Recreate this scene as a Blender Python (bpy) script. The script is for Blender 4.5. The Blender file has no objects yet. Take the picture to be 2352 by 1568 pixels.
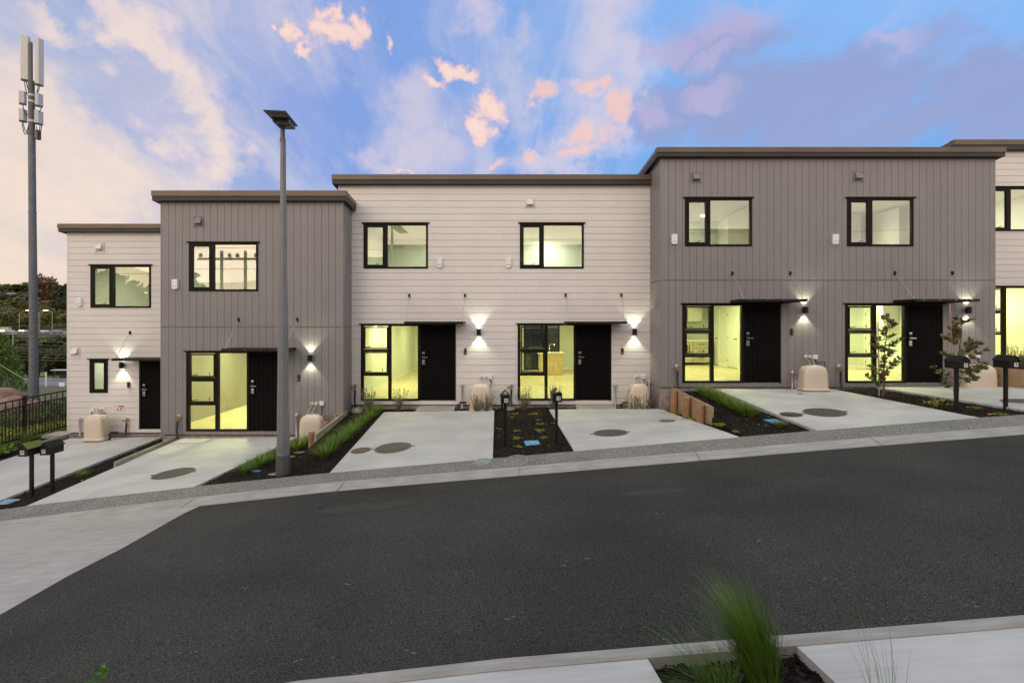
import bpy, math, random
from mathutils import Vector, noise, Matrix
R = math.radians
rnd = random.Random(7)
sc = bpy.context.scene

# ------------------------------------------------------------------ camera
FP, CX, CY = 1200.0, 1150.0, 745.0          # focal length / principal point in photo pixels (photo 2352 wide)
cam = bpy.data.objects.new('camera', bpy.data.cameras.new('camera'))
sc.collection.objects.link(cam); sc.camera = cam
cam.location = (0, 0, 0); cam.rotation_euler = (R(90), 0, 0)
cam.data.sensor_width = 36; cam.data.lens = FP / 2352 * 36
cam.data.shift_x = (1176 - CX) / 2352; cam.data.shift_y = -(784 - CY) / 2352
cam.data.clip_start = 0.05; cam.data.clip_end = 3000

# ------------------------------------------------------------------ world (dusk sky)
world = bpy.data.worlds.new('World'); sc.world = world; world.use_nodes = True
nt = world.node_tree; nt.nodes.clear()
def N(t, **k):
    n = nt.nodes.new(t)
    for a, b in k.items(): setattr(n, a, b)
    return n
def plug(sock, v):
    if isinstance(v, bpy.types.NodeSocket): nt.links.new(v, sock)
    else: sock.default_value = v
def M(op, a, b=None, c=None, clamp=False):
    n = N('ShaderNodeMath', operation=op, use_clamp=clamp)
    plug(n.inputs[0], a)
    if b is not None: plug(n.inputs[1], b)
    if c is not None: plug(n.inputs[2], c)
    return n.outputs[0]
def V(op, a, b=None, c=None):
    n = N('ShaderNodeVectorMath', operation=op); plug(n.inputs[0], a)
    if b is not None: plug(n.inputs[1], b)
    if c is not None: plug(n.inputs[2], c)
    return n.outputs['Value'] if op in ('LENGTH', 'DOT_PRODUCT') else n.outputs[0]
def MIX(f, a, b):
    n = N('ShaderNodeMix', data_type='RGBA'); plug(n.inputs[0], f)
    plug(n.inputs[6], a if not isinstance(a, tuple) else (*a, 1)); plug(n.inputs[7], b if not isinstance(b, tuple) else (*b, 1))
    return n.outputs[2]
def STEP(x, e0, e1):
    n = N('ShaderNodeMapRange', interpolation_type='SMOOTHSTEP'); plug(n.inputs[0], x); n.inputs[1].default_value = e0; n.inputs[2].default_value = e1
    return n.outputs[0]
def NOISE(v, s, d=5, r=.55, dist=0.):
    n = N('ShaderNodeTexNoise'); plug(n.inputs['Vector'], v); n.inputs['Scale'].default_value = s
    n.inputs['Detail'].default_value = d; n.inputs['Roughness'].default_value = r; n.inputs['Distortion'].default_value = dist
    return n.outputs['Fac'], n.outputs['Color']
def sdir(px, py):
    return Vector(((px - CX) / FP, 1, (CY - py) / FP)).normalized()
D = N('ShaderNodeTexCoord').outputs['Generated']
sx = N('ShaderNodeSeparateXYZ'); nt.links.new(D, sx.inputs[0]); X_, Y_, Z_ = sx.outputs
Zp = M('MAXIMUM', Z_, 0.0)
plane = N('ShaderNodeCombineXYZ')
den = M('ADD', Zp, 0.22)
nt.links.new(M('DIVIDE', X_, den), plane.inputs[0]); nt.links.new(M('DIVIDE', Y_, den), plane.inputs[1])
PL = plane.outputs[0]
warpf, warpc = NOISE(D, 9, 5, .6)
warp = V('MULTIPLY', V('SUBTRACT', warpc, (.5, .5, .5)), (.14, .14, .14))
DW = V('ADD', D, warp)
def field(blobs, vec):
    cur = None
    for px, py, rx, ry in blobs:
        c = sdir(px, py); k = c.y / FP
        s = Vector((1 / (rx * k), 1 / (max(rx, ry) * k * 1.5), 1 / (ry * k)))
        L = V('LENGTH', V('MULTIPLY_ADD', vec, tuple(s), tuple(-Vector((c.x * s.x, c.y * s.y, c.z * s.z)))))
        cur = L if cur is None else M('MINIMUM', cur, L)
    return cur
# clear sky
sky = N('ShaderNodeTexSky', sky_type='NISHITA'); sky.sun_disc = False
sky.sun_elevation = R(4); sky.sun_rotation = R(215); sky.air_density = 1.0; sky.dust_density = .6
right = STEP(X_, -.35, .55)
clear = MIX(STEP(Z_, 0.0, .5), (.25, .36, .73), (.20, .33, .72))
clear = MIX(right, clear, MIX(STEP(Z_, .10, .5), (.11, .34, .80), (.225, .46, .89)))
left = STEP(M('MULTIPLY', X_, -1.0), .30, .75)
lowl = M('SUBTRACT', 1.0, STEP(M('ADD', Z_, M('MULTIPLY', M('SUBTRACT', warpf, .5), .5)), .08, .48))
clear = MIX(M('MULTIPLY', left, .80), clear, (.50, .54, .68))
clear = MIX(M('MULTIPLY', M('MULTIPLY', left, lowl), .85), clear, (.90, .71, .54))
# long cirrus veils that fan out from the horizon
stv = V('MULTIPLY', PL, (2.3, .42, 1))
wv = V('ADD', stv, V('MULTIPLY', warpc, (.55, .3, 0)))
s1, _ = NOISE(wv, 1.35, 5, .52, .2)
s2, _ = NOISE(V('ADD', stv, (7.3, 2.1, 0)), 3.1, 5, .6, .2)
veil_gate = M('SUBTRACT', 1.0, M('MULTIPLY', STEP(X_, .15, .40), .72))
veil = M('MULTIPLY', M('MULTIPLY', STEP(s1, .45, .68), veil_gate), .9)
col = MIX(veil, clear, MIX(left, (.60, .58, .71), (.93, .73, .59)))
veil2 = M('MULTIPLY', M('MULTIPLY', STEP(s2, .5, .78), veil_gate), .45)
col = MIX(veil2, col, (.86, .72, .68))
# white fall-streak bands (seen left and middle)
bn = M('ADD', field([(1400, 60, 110, 200), (1450, 130, 60, 130), (960, 330, 90, 90), (880, 370, 70, 50), (390, 180, 70, 120), (470, 330, 60, 90), (330, 60, 60, 90), (1120, 10, 60, 60), (1360, 300, 80, 90), (1290, 380, 140, 40)],
       V('ADD', D, V('MULTIPLY', V('SUBTRACT', warpc, (.5, .5, .5)), (.22, .2, .3)))), M('MULTIPLY', M('SUBTRACT', s2, .5), 1.2))
band = M('SUBTRACT', 1.0, STEP(bn, .2, 1.55))
col = MIX(M('MULTIPLY', band, .72), col, (.70, .61, .70))
cb = M('ADD', field([(285, 40, 40, 60), (335, 120, 38, 60), (385, 200, 40, 60), (440, 270, 40, 60), (490, 350, 45, 60), (120, 50, 60, 50), (60, 260, 90, 90), (150, 330, 90, 90), (60, 430, 130, 90), (240, 420, 110, 60), (200, 480, 90, 40)],
       V('ADD', D, V('MULTIPLY', V('SUBTRACT', warpc, (.5, .5, .5)), (.22, .2, .3)))), M('MULTIPLY', M('SUBTRACT', s2, .5), 1.8))
col = MIX(M('MULTIPLY', M('SUBTRACT', 1.0, STEP(cb, .1, 1.6)), .78), col, (.90, .72, .63))
# mauve grey stratus on the right
g1, _ = NOISE(V('MULTIPLY', DW, (1.0, 1.0, 2.0)), 5.5, 4, .5)
gr = M('ADD', field([(1850, 250, 260, 110), (2080, 300, 240, 60), (1640, 210, 90, 60), (1700, 100, 140, 60), (2250, 290, 160, 70), (1500, 290, 90, 50), (2260, 180, 120, 70)], DW), M('MULTIPLY', M('SUBTRACT', g1, .5), 3.2))
col = MIX(M('MULTIPLY', M('SUBTRACT', 1.0, STEP(gr, .45, 1.35)), .9), col, (.285, .335, .60))
gp = M('ADD', field([(1640, 212, 50, 26), (1700, 60, 90, 50), (1560, 110, 60, 30), (1480, 270, 50, 25), (1660, 130, 60, 20), (1400, 330, 60, 20), (2010, 110, 60, 18)], DW), M('MULTIPLY', M('SUBTRACT', g1, .5), 2.6))
col = MIX(M('MULTIPLY', M('SUBTRACT', 1.0, STEP(gp, .3, 1.4)), .55), col, (.56, .46, .68))
# small sunlit puffs
d1, _ = NOISE(D, 34, 6, .62)
pf = M('ADD', field([(770, 92, 62, 24), (735, 80, 34, 14), (812, 84, 30, 30), (762, 60, 18, 26), (672, 76, 18, 22), (690, 92, 14, 16), (710, 130, 12, 16), (629, 64, 12, 13), (906, 92, 10, 18), (1062, 184, 40, 16), (1020, 178, 18, 22), (1000, 222, 26, 15), (1112, 252, 36, 30), (1098, 292, 30, 22), (1128, 240, 28, 28), (915, 393, 20, 12), (1012, 304, 7, 8)], DW),
       M('MULTIPLY', M('SUBTRACT', d1, .5), 1.9))
col = MIX(M('MULTIPLY', M('SUBTRACT', 1.0, STEP(pf, .55, 1.3)), .97), col, MIX(STEP(pf, .2, 1.0), (.94, .70, .60), (.90, .60, .58)))
pg = M('ADD', field([(1370, 212, 46, 14), (1415, 250, 26, 40), (1250, 222, 50, 16), (1215, 250, 20, 12), (1350, 305, 44, 26), (1395, 320, 40, 30), (1240, 365, 22, 22), (1140, 372, 24, 12), (1340, 350, 60, 16), (1420, 290, 20, 30)], DW),
       M('MULTIPLY', M('SUBTRACT', d1, .5), 1.6))
col = MIX(M('MULTIPLY', M('SUBTRACT', 1.0, STEP(pg, .35, 1.35)), .85), col, MIX(STEP(pg, .2, 1.0), (.90, .56, .50), (.74, .58, .66)))
# bright sunset side of the sky, behind the viewer
back = STEP(M('MULTIPLY', Y_, -1.0), -.12, .75)
b1, _ = NOISE(V('MULTIPLY', PL, (1, .7, 1)), 1.6, 5, .55, .3)
glow = MIX(STEP(Z_, .0, .75), (2.02, 1.62, 1.22), (1.22, 1.20, 1.20))
glow = MIX(STEP(b1, .45, .7), glow, (1.36, 1.24, 1.10))
col = MIX(back, col, glow)
up = STEP(Z_, .52, .95)
col = MIX(M('MULTIPLY', up, .8), col, (1.0, 1.03, 1.03))
lowdark = STEP(Z_, -.12, 0.0)
col = MIX(lowdark, (.16, .15, .14), col)
skyadd = N('ShaderNodeMix', data_type='RGBA', blend_type='ADD'); skyadd.inputs[0].default_value = .02
nt.links.new(col, skyadd.inputs[6]); nt.links.new(sky.outputs[0], skyadd.inputs[7])
bg = N('ShaderNodeBackground'); nt.links.new(skyadd.outputs[2], bg.inputs[0]); bg.inputs[1].default_value = 1.0
wo = N('ShaderNodeOutputWorld'); nt.links.new(bg.outputs[0], wo.inputs[0])

# soft after-glow of the low sun, from behind and left of the viewer
sun = bpy.data.objects.new('sun', bpy.data.lights.new('sun', 'SUN')); sc.collection.objects.link(sun)
sun.data.energy = .55; sun.data.angle = R(35); sun.data.color = (1, .80, .66)
sun.rotation_euler = Vector((.55, 1, -.45)).to_track_quat('-Z', 'Y').to_euler()
sc.view_settings.view_transform = 'Standard'; sc.view_settings.look = 'None'
sc.view_settings.exposure = 0; sc.view_settings.gamma = 1
sc.cycles.use_adaptive_sampling = True
sc.cycles.max_bounces = 8; sc.cycles.diffuse_bounces = 4; sc.cycles.glossy_bounces = 3; sc.cycles.transparent_max_bounces = 12
sc.cycles.sample_clamp_indirect = 6; sc.cycles.caustics_reflective = False; sc.cycles.caustics_refractive = False

# ------------------------------------------------------------------ materials
MT = {}
def mat(name, color, rough=.6, metal=0., noise_scale=None, noise_amt=.12, bump=None, bump_scale=60, spec=None, stretch=None, col2=None, lo=.35, hi=.65, detail=6, extra=None):
    m = bpy.data.materials.new(name); m.use_nodes = True; MT[name] = m
    t = m.node_tree; b = t.nodes['Principled BSDF']
    b.inputs['Base Color'].default_value = (*color, 1); b.inputs['Roughness'].default_value = rough; b.inputs['Metallic'].default_value = metal
    if spec is not None: b.inputs['Specular IOR Level'].default_value = spec
    tc = t.nodes.new('ShaderNodeTexCoord'); vec = tc.outputs['Object']
    if stretch:
        mp = t.nodes.new('ShaderNodeMapping'); mp.inputs['Scale'].default_value = stretch; t.links.new(vec, mp.inputs[0]); vec = mp.outputs[0]
    if noise_scale:
        n = t.nodes.new('ShaderNodeTexNoise'); n.inputs['Scale'].default_value = noise_scale; n.inputs['Detail'].default_value = detail; t.links.new(vec, n.inputs['Vector'])
        r = t.nodes.new('ShaderNodeValToRGB'); r.color_ramp.elements[0].position = lo; r.color_ramp.elements[1].position = hi
        c2 = col2 or tuple(max(0, c * (1 + noise_amt)) for c in color); c1 = color if col2 else tuple(c * (1 - noise_amt) for c in color)
        r.color_ramp.elements[0].color = (*c1, 1); r.color_ramp.elements[1].color = (*c2, 1)
        t.links.new(n.outputs['Fac'], r.inputs[0]); last = r.outputs[0]
        if extra:                                  # second, finer or coarser layer multiplied on top
            s2_, a2_, lo2, hi2 = extra
            n2 = t.nodes.new('ShaderNodeTexNoise'); n2.inputs['Scale'].default_value = s2_; n2.inputs['Detail'].default_value = 4; t.links.new(tc.outputs['Object'], n2.inputs['Vector'])
            r2 = t.nodes.new('ShaderNodeValToRGB'); r2.color_ramp.elements[0].position = lo2; r2.color_ramp.elements[1].position = hi2
            r2.color_ramp.elements[0].color = (1 - a2_,) * 3 + (1,); r2.color_ramp.elements[1].color = (1 + a2_,) * 3 + (1,)
            t.links.new(n2.outputs['Fac'], r2.inputs[0])
            mx = t.nodes.new('ShaderNodeMix'); mx.data_type = 'RGBA'; mx.blend_type = 'MULTIPLY'; mx.inputs[0].default_value = 1
            t.links.new(last, mx.inputs[6]); t.links.new(r2.outputs[0], mx.inputs[7]); last = mx.outputs[2]
        t.links.new(last, b.inputs['Base Color'])
    if bump:
        n = t.nodes.new('ShaderNodeTexNoise'); n.inputs['Scale'].default_value = bump_scale; n.inputs['Detail'].default_value = 5; t.links.new(vec, n.inputs['Vector'])
        bp = t.nodes.new('ShaderNodeBump'); bp.inputs['Strength'].default_value = bump; bp.inputs['Distance'].default_value = .01
        t.links.new(n.outputs['Fac'], bp.inputs['Height']); t.links.new(bp.outputs[0], b.inputs['Normal'])
    return m
def flecks(name, col, scale, thr):
    t = MT[name].node_tree; b = t.nodes['Principled BSDF']; l = b.inputs['Base Color'].links[0]; src = l.from_socket
    tc = t.nodes.new('ShaderNodeTexCoord'); v = t.nodes.new('ShaderNodeTexVoronoi'); v.inputs['Scale'].default_value = scale; t.links.new(tc.outputs['Object'], v.inputs['Vector'])
    n = t.nodes.new('ShaderNodeTexNoise'); n.inputs['Scale'].default_value = 7; t.links.new(tc.outputs['Object'], n.inputs['Vector'])
    mm = t.nodes.new('ShaderNodeMath'); mm.operation = 'LESS_THAN'; mm.inputs[1].default_value = thr; t.links.new(v.outputs['Distance'], mm.inputs[0])
    m2 = t.nodes.new('ShaderNodeMath'); m2.operation = 'GREATER_THAN'; m2.inputs[1].default_value = .58; t.links.new(n.outputs['Fac'], m2.inputs[0])
    m3 = t.nodes.new('ShaderNodeMath'); m3.operation = 'MULTIPLY'; t.links.new(mm.outputs[0], m3.inputs[0]); t.links.new(m2.outputs[0], m3.inputs[1])
    mx = t.nodes.new('ShaderNodeMix'); mx.data_type = 'RGBA'; t.links.new(m3.outputs[0], mx.inputs[0]); t.links.new(src, mx.inputs[6]); mx.inputs[7].default_value = (*col, 1); t.links.new(mx.outputs[2], b.inputs['Base Color'])
def glow_mat(name, color, s):
    m = bpy.data.materials.new(name); m.use_nodes = True; MT[name] = m
    b = m.node_tree.nodes['Principled BSDF']; b.inputs['Emission Color'].default_value = (*color, 1); b.inputs['Emission Strength'].default_value = s
    b.inputs['Base Color'].default_value = (.8, .8, .8, 1)
    return m
mat('white_clad', (.715, .67, .65), .55, noise_scale=1.1, noise_amt=.035, bump=.06, bump_scale=90, extra=(14, .02, .4, .6))
mat('grey_clad', (.232, .214, .214), .5, noise_scale=.9, noise_amt=.05, bump=.06, bump_scale=90, extra=(14, .03, .4, .6))
mat('dark_roof', (.043, .035, .031), .5, spec=.3, noise_scale=2, noise_amt=.1)
mat('brown_flash', (.115, .088, .066), .42, metal=.25, noise_scale=2, noise_amt=.1)
mat('black_frame', (.010, .0075, .0062), .5, spec=.15)
mat('black_door', (.0045, .0036, .0034), .6, spec=.08, noise_scale=3, noise_amt=.1)
mat('black_metal', (.012, .011, .011), .45, spec=.25)
mat('foundation', (.30, .25, .22), .9, noise_scale=6, noise_amt=.25, bump=.4, bump_scale=40)
mat('asphalt', (.053, .0515, .0455), .92, spec=.1, noise_scale=95, noise_amt=.85, lo=.30, hi=.72, bump=.3, bump_scale=80, extra=(.55, .20, .32, .68), detail=2)
mat('road_scuff', (.15, .145, .13), .9); mat('asphalt_patch', (.064, .061, .052), .9, spec=.1, noise_scale=95, noise_amt=.6, lo=.3, hi=.72)
mat('valve_green', (.22, .28, .24), .7, noise_scale=25, noise_amt=.3)
flecks('asphalt', (.17, .165, .15), 16, .10)
mat('concrete', (.505, .495, .47), .8, noise_scale=3.2, noise_amt=.055, stretch=(.6, 8, 1), bump=.12, bump_scale=60, extra=(1.3, .09, .35, .65))
mat('kerb_concrete', (.36, .335, .305), .85, noise_scale=5, noise_amt=.13, stretch=(.5, 3, 1), bump=.3, bump_scale=60, extra=(1.7, .09, .3, .7))
mat('apron_concrete', (.385, .365, .335), .85, noise_scale=4, noise_amt=.10, stretch=(.8, 3, 1), bump=.3, bump_scale=80, extra=(.8, .09, .3, .7))
mat('aggregate', (.11, .108, .096), .9, noise_scale=46, col2=(.31, .30, .27), lo=.36, hi=.66, bump=.7, bump_scale=80, extra=(1.5, .10, .35, .65), detail=3)
mat('soil', (.009, .0075, .006), .95, spec=.05, noise_scale=26, col2=(.045, .035, .028), lo=.4, hi=.7, bump=1., bump_scale=30)
mat('bark_chip', (.014, .010, .0075), .9, spec=.06, noise_scale=1.7, noise_amt=.5)
mat('pale_chip', (.30, .24, .18), .9, noise_scale=2, noise_amt=.4)
mat('timber', (.36, .25, .15), .8, noise_scale=9, noise_amt=.3, stretch=(1, 1, 7), bump=.3, bump_scale=30, extra=(2, .15, .3, .7))
mat('timber_grey', (.38, .33, .24), .85, noise_scale=8, noise_amt=.25, stretch=(7, .6, 7), bump=.3, bump_scale=30)
mat('timber_post', (.34, .18, .09), .8, noise_scale=8, noise_amt=.35, stretch=(5, 5, .6), bump=.3, bump_scale=20)
mat('dome_plastic', (.66, .545, .43), .42, noise_scale=2, noise_amt=.03)
mat('white_plastic', (.78, .76, .76), .4)
mat('slot_grey', (.2, .2, .2), .6)
mat('grey_plastic', (.42, .41, .40), .5)
mat('brass', (.42, .25, .12), .4, metal=.8)
mat('black_hose', (.012, .012, .013), .5)
mat('chrome', (.75, .72, .70), .25, metal=1.)
mat('steel_rod', (.5, .48, .46), .35, metal=.9)
mat('lamp_grey', (.20, .19, .19), .5, noise_scale=3, noise_amt=.08)
mat('lamp_dark', (.085, .08, .08), .5)
mat('mast_steel', (.13, .135, .15), .6, metal=.2, noise_scale=14, noise_amt=.22, bump=.2, bump_scale=40, extra=(1.2, .12, .3, .7))
mat('rust', (.17, .10, .07), .8)
mat('antenna', (.62, .585, .53), .5)
mat('antenna_grey', (.52, .51, .52), .55)
mat('number_white', (.72, .70, .70), .5)
mat('number_black', (.01, .01, .01), .5)
mat('sign_red', (.5, .03, .03), .5)
mat('iron', (.075, .07, .062), .65, noise_scale=50, noise_amt=.7, lo=.4, hi=.6, bump=1., bump_scale=45, detail=2)
mat('rusty_iron', (.13, .09, .065), .7, noise_scale=30, noise_amt=.4, bump=.5, bump_scale=40)
mat('blue_plastic', (.05, .30, .52), .5, noise_scale=30, noise_amt=.3, lo=.42, hi=.58)
mat('pale_blue_plastic', (.22, .38, .52), .6, noise_scale=20, noise_amt=.2)
mat('room_wall', (.72, .73, .70), .7)
mat('room_door', (.75, .75, .71), .5)
mat('skirting', (.85, .85, .80), .5)
mat('wood_floor', (.56, .47, .31), .42, noise_scale=2.2, noise_amt=.14, stretch=(7, .7, 1))
mat('plywood', (.55, .41, .23), .5, noise_scale=2.5, noise_amt=.16, stretch=(5, 5, 1))
mat('cabinet', (.42, .38, .30), .5, noise_scale=3, noise_amt=.06, stretch=(6, 6, .6))
mat('worktop', (.8, .79, .75), .3)
mat('fence_dark', (.06, .055, .05), .8, noise_scale=6, noise_amt=.3, stretch=(6, 1, .5))
mat('grass_blade', (.10, .20, .014), .55, noise_scale=1.6, col2=(.19, .27, .025), lo=.35, hi=.7)
mat('grass_dry', (.20, .19, .05), .6, noise_scale=2, noise_amt=.3)
mat('dark_grass', (.06, .14, .012), .55, noise_scale=3, col2=(.15, .22, .025), lo=.35, hi=.7)
mat('wispy', (.19, .20, .11), .6, noise_scale=6, noise_amt=.3)
mat('wispy_stem', (.16, .12, .07), .7)
mat('cover_leaf', (.18, .22, .02), .6, noise_scale=14, col2=(.30, .30, .03))
mat('leaf_green', (.065, .13, .028), .45, noise_scale=9, col2=(.10, .15, .03))
mat('leaf_red', (.22, .10, .035), .45, noise_scale=9, col2=(.12, .12, .03))
mat('leaf_dead', (.45, .13, .04), .7)
mat('bush_green', (.07, .20, .015), .5, noise_scale=6, col2=(.14, .27, .03))
mat('hedge_yellow', (.42, .42, .02), .6, noise_scale=7, col2=(.20, .26, .02))
mat('hedge_green', (.05, .075, .02), .7, noise_scale=6, col2=(.10, .13, .03))
mat('trunk', (.14, .075, .05), .8, noise_scale=20, noise_amt=.3)
mat('stake', (.42, .27, .22), .7)
mat('far_leaf', (.060, .075, .022), .8, noise_scale=.5, col2=(.14, .13, .035), lo=.35, hi=.7)
mat('far_dark', (.020, .030, .012), .8, noise_scale=.5, col2=(.05, .06, .02))
mat('far_olive', (.15, .135, .035), .8, noise_scale=.4, col2=(.09, .10, .025))
mat('far_rust', (.22, .10, .045), .8, noise_scale=.5, col2=(.14, .08, .03))
mat('boulder', (.27, .165, .14), .9, noise_scale=4, noise_amt=.25, bump=1., bump_scale=6)
mat('bank', (.12, .085, .045), .95, noise_scale=1.2, col2=(.09, .12, .03), lo=.42, hi=.58, bump=.6, bump_scale=20)
mat('far_grass', (.06, .12, .02), .9, noise_scale=.3, col2=(.14, .13, .05))
mat('hill', (.035, .045, .015), .95, noise_scale=.08, col2=(.10, .10, .03))
mat('far_road', (.15, .17, .20), .7, noise_scale=.6, noise_amt=.12)
mat('road_paint', (.6, .6, .58), .6)
mat('wire', (.24, .21, .15), .5)
mat('wire_dark', (.12, .11, .12), .5)
mat('house_cream', (.62, .47, .30), .7)
mat('house_roof', (.20, .19, .21), .6)
mat('green_sign', (.03, .28, .22), .5)
mat('yellow_sign', (.5, .35, .03), .5)
mat('galv', (.36, .33, .24), .5)
mat('concrete_pale', (.52, .50, .46), .8, noise_scale=3, noise_amt=.08)
mat('neighbour_clad', (.30, .29, .28), .6)
glow_mat('lamp_lens', (.92, 1, .80), 14); glow_mat('downlight', (1, .97, .85), 9); glow_mat('street_glow', (.75, 1, .95), 6); glow_mat('headlight', (1, .97, .9), 2.5)
def glass_mat(name, tint, refl):
    m = bpy.data.materials.new(name); m.use_nodes = True; MT[name] = m; t = m.node_tree; t.nodes.clear()
    tr = t.nodes.new('ShaderNodeBsdfTransparent'); tr.inputs[0].default_value = (*tint, 1)
    gl = t.nodes.new('ShaderNodeBsdfGlossy'); gl.inputs['Roughness'].default_value = 0.0; gl.inputs[0].default_value = (1, 1, 1, 1)
    fr = t.nodes.new('ShaderNodeLayerWeight'); fr.inputs[0].default_value = .5
    pw = t.nodes.new('ShaderNodeMath'); pw.operation = 'POWER'; pw.inputs[1].default_value = 4.5; t.links.new(fr.outputs['Facing'], pw.inputs[0])
    ma = t.nodes.new('ShaderNodeMath'); ma.operation = 'MULTIPLY_ADD'; ma.inputs[1].default_value = .9; ma.inputs[2].default_value = refl; ma.use_clamp = True
    mx = t.nodes.new('ShaderNodeMixShader'); o = t.nodes.new('ShaderNodeOutputMaterial')
    t.links.new(pw.outputs[0], ma.inputs[0]); t.links.new(ma.outputs[0], mx.inputs[0]); t.links.new(tr.outputs[0], mx.inputs[1]); t.links.new(gl.outputs[0], mx.inputs[2]); t.links.new(mx.outputs[0], o.inputs[0])
glass_mat('glass', (.975, .99, .96), .035)
glass_mat('glass_upper', (.95, .97, .92), .115)

# ------------------------------------------------------------------ mesh helpers
COL = sc.collection
class MB:
    def __init__(s): s.v = []; s.f = []; s.m = []; s.cur = 0
    def add(s, vs, fs):
        o = len(s.v); s.v += [tuple(p) for p in vs]; s.f += [tuple(i + o for i in f) for f in fs]; s.m += [s.cur] * len(fs); return s
    def box(s, x0, x1, y0, y1, z0, z1):
        return s.hexa([(x0, y0, z0), (x1, y0, z0), (x1, y1, z0), (x0, y1, z0), (x0, y0, z1), (x1, y0, z1), (x1, y1, z1), (x0, y1, z1)])
    def hexa(s, p):
        return s.add(p, [(0, 3, 2, 1), (4, 5, 6, 7), (0, 1, 5, 4), (1, 2, 6, 5), (2, 3, 7, 6), (3, 0, 4, 7)])
    def quad(s, a, b, c, d): return s.add([a, b, c, d], [(0, 1, 2, 3)])
    def tri(s, a, b, c): return s.add([a, b, c], [(0, 1, 2)])
    def lathe(s, c, prof, n=16, sx=1, sy=1, cap=True):      # prof: (radius, z)
        vs = []; fs = []
        for r, z in prof:
            for i in range(n):
                a = 2 * math.pi * (i + .5) / n; vs.append((c[0] + r * sx * math.cos(a), c[1] + r * sy * math.sin(a), c[2] + z))
        for j in range(len(prof) - 1):
            for i in range(n):
                k = (i + 1) % n; fs.append((j * n + i, j * n + k, (j + 1) * n + k, (j + 1) * n + i))
        if cap: fs.append(tuple(range(n))[::-1]); fs.append(tuple((len(prof) - 1) * n + i for i in range(n)))
        return s.add(vs, fs)
    def tube(s, pts, r, n=8, cap=True):
        pts = [Vector(p) for p in pts]; rs = r if isinstance(r, (list, tuple)) else [r] * len(pts)
        vs = []; fs = []; ref = None
        for i, p in enumerate(pts):
            t = (pts[min(i + 1, len(pts) - 1)] - pts[max(i - 1, 0)]).normalized()
            if ref is None or abs(ref.dot(t)) > .98: ref = Vector((0, 0, 1)) if abs(t.z) < .9 else Vector((1, 0, 0))
            u = t.cross(ref).normalized(); w = t.cross(u).normalized()
            for k in range(n):
                a = 2 * math.pi * k / n; vs.append(p + (u * math.cos(a) + w * math.sin(a)) * rs[i])
        for j in range(len(pts) - 1):
            for k in range(n):
                q = (k + 1) % n; fs.append((j * n + k, j * n + q, (j + 1) * n + q, (j + 1) * n + k))
        if cap: fs.append(tuple(range(n))); fs.append(tuple((len(pts) - 1) * n + k for k in range(n))[::-1])
        return s.add(vs, fs)
    def disc_y(s, x, y, z, r, d, n=16):                      # short cylinder facing the street (-Y)
        return s.tube([(x, y, z), (x, y - d, z)], r, n)
    def build(s, name, m, parent=None, smooth=False, bevel=0):
        org = Vector((0, 0, 0))
        if parent is not None: org = Vector(ORG[parent.name])
        me = bpy.data.meshes.new(name); me.from_pydata([Vector(p) - org for p in s.v], [], s.f)
        ms = m if isinstance(m, (list, tuple)) else [m]
        for k in ms: me.materials.append(MT[k])
        if len(ms) > 1: me.polygons.foreach_set('material_index', s.m)
        if smooth: me.polygons.foreach_set('use_smooth', [True] * len(me.polygons))
        me.update()
        o = bpy.data.objects.new(name, me); COL.objects.link(o)
        if parent is not None: o.parent = parent
        ORG[o.name] = tuple(org)
        if bevel:
            b = o.modifiers.new('bevel', 'BEVEL'); b.width = bevel; b.segments = 2; b.limit_method = 'ANGLE'
        return o
ORG = {}
def empty(name, loc):
    o = bpy.data.objects.new(name, None); COL.objects.link(o); o.location = loc; o.empty_display_size = .2; ORG[o.name] = tuple(loc); return o
def tag(o, label=None, cat=None, group=None, kind=None):
    if label: o['label'] = label
    if cat: o['category'] = cat
    if group: o['group'] = group
    if kind: o['kind'] = kind
    return o
def thing(name, loc, label, cat, group=None): return tag(empty(name, loc), label, cat, group)
def struct(o, kind='structure'): o['kind'] = kind; return o
def dup(root, loc, rotz=0, scale=None, label=None, group=None):
    r = root.copy(); COL.objects.link(r); r.location = loc; r.rotation_euler = (0, 0, rotz)
    if scale: r.scale = (scale,) * 3 if not isinstance(scale, tuple) else scale
    if label: r['label'] = label
    if group: r['group'] = group
    for ch in root.children:
        c = ch.copy(); COL.objects.link(c); c.parent = r
        for g in ch.children:
            d = g.copy(); COL.objects.link(d); d.parent = c
    return r
def W(px, py, D_): return ((px - CX) * D_ / FP, D_, (CY - py) * D_ / FP)
def XW(px, D_): return (px - CX) * D_ / FP
def ZW(py, D_): return (CY - py) * D_ / FP
def lerp(a, b, t): return a + (b - a) * t
def interp(tab, x):
    if x <= tab[0][0]: a, b = tab[0], tab[1]
    elif x >= tab[-1][0]: a, b = tab[-2], tab[-1]
    else:
        for i in range(len(tab) - 1):
            if tab[i][0] <= x <= tab[i + 1][0]: a, b = tab[i], tab[i + 1]; break
    return a[1] + (b[1] - a[1]) * (x - a[0]) / (b[0] - a[0])

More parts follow.
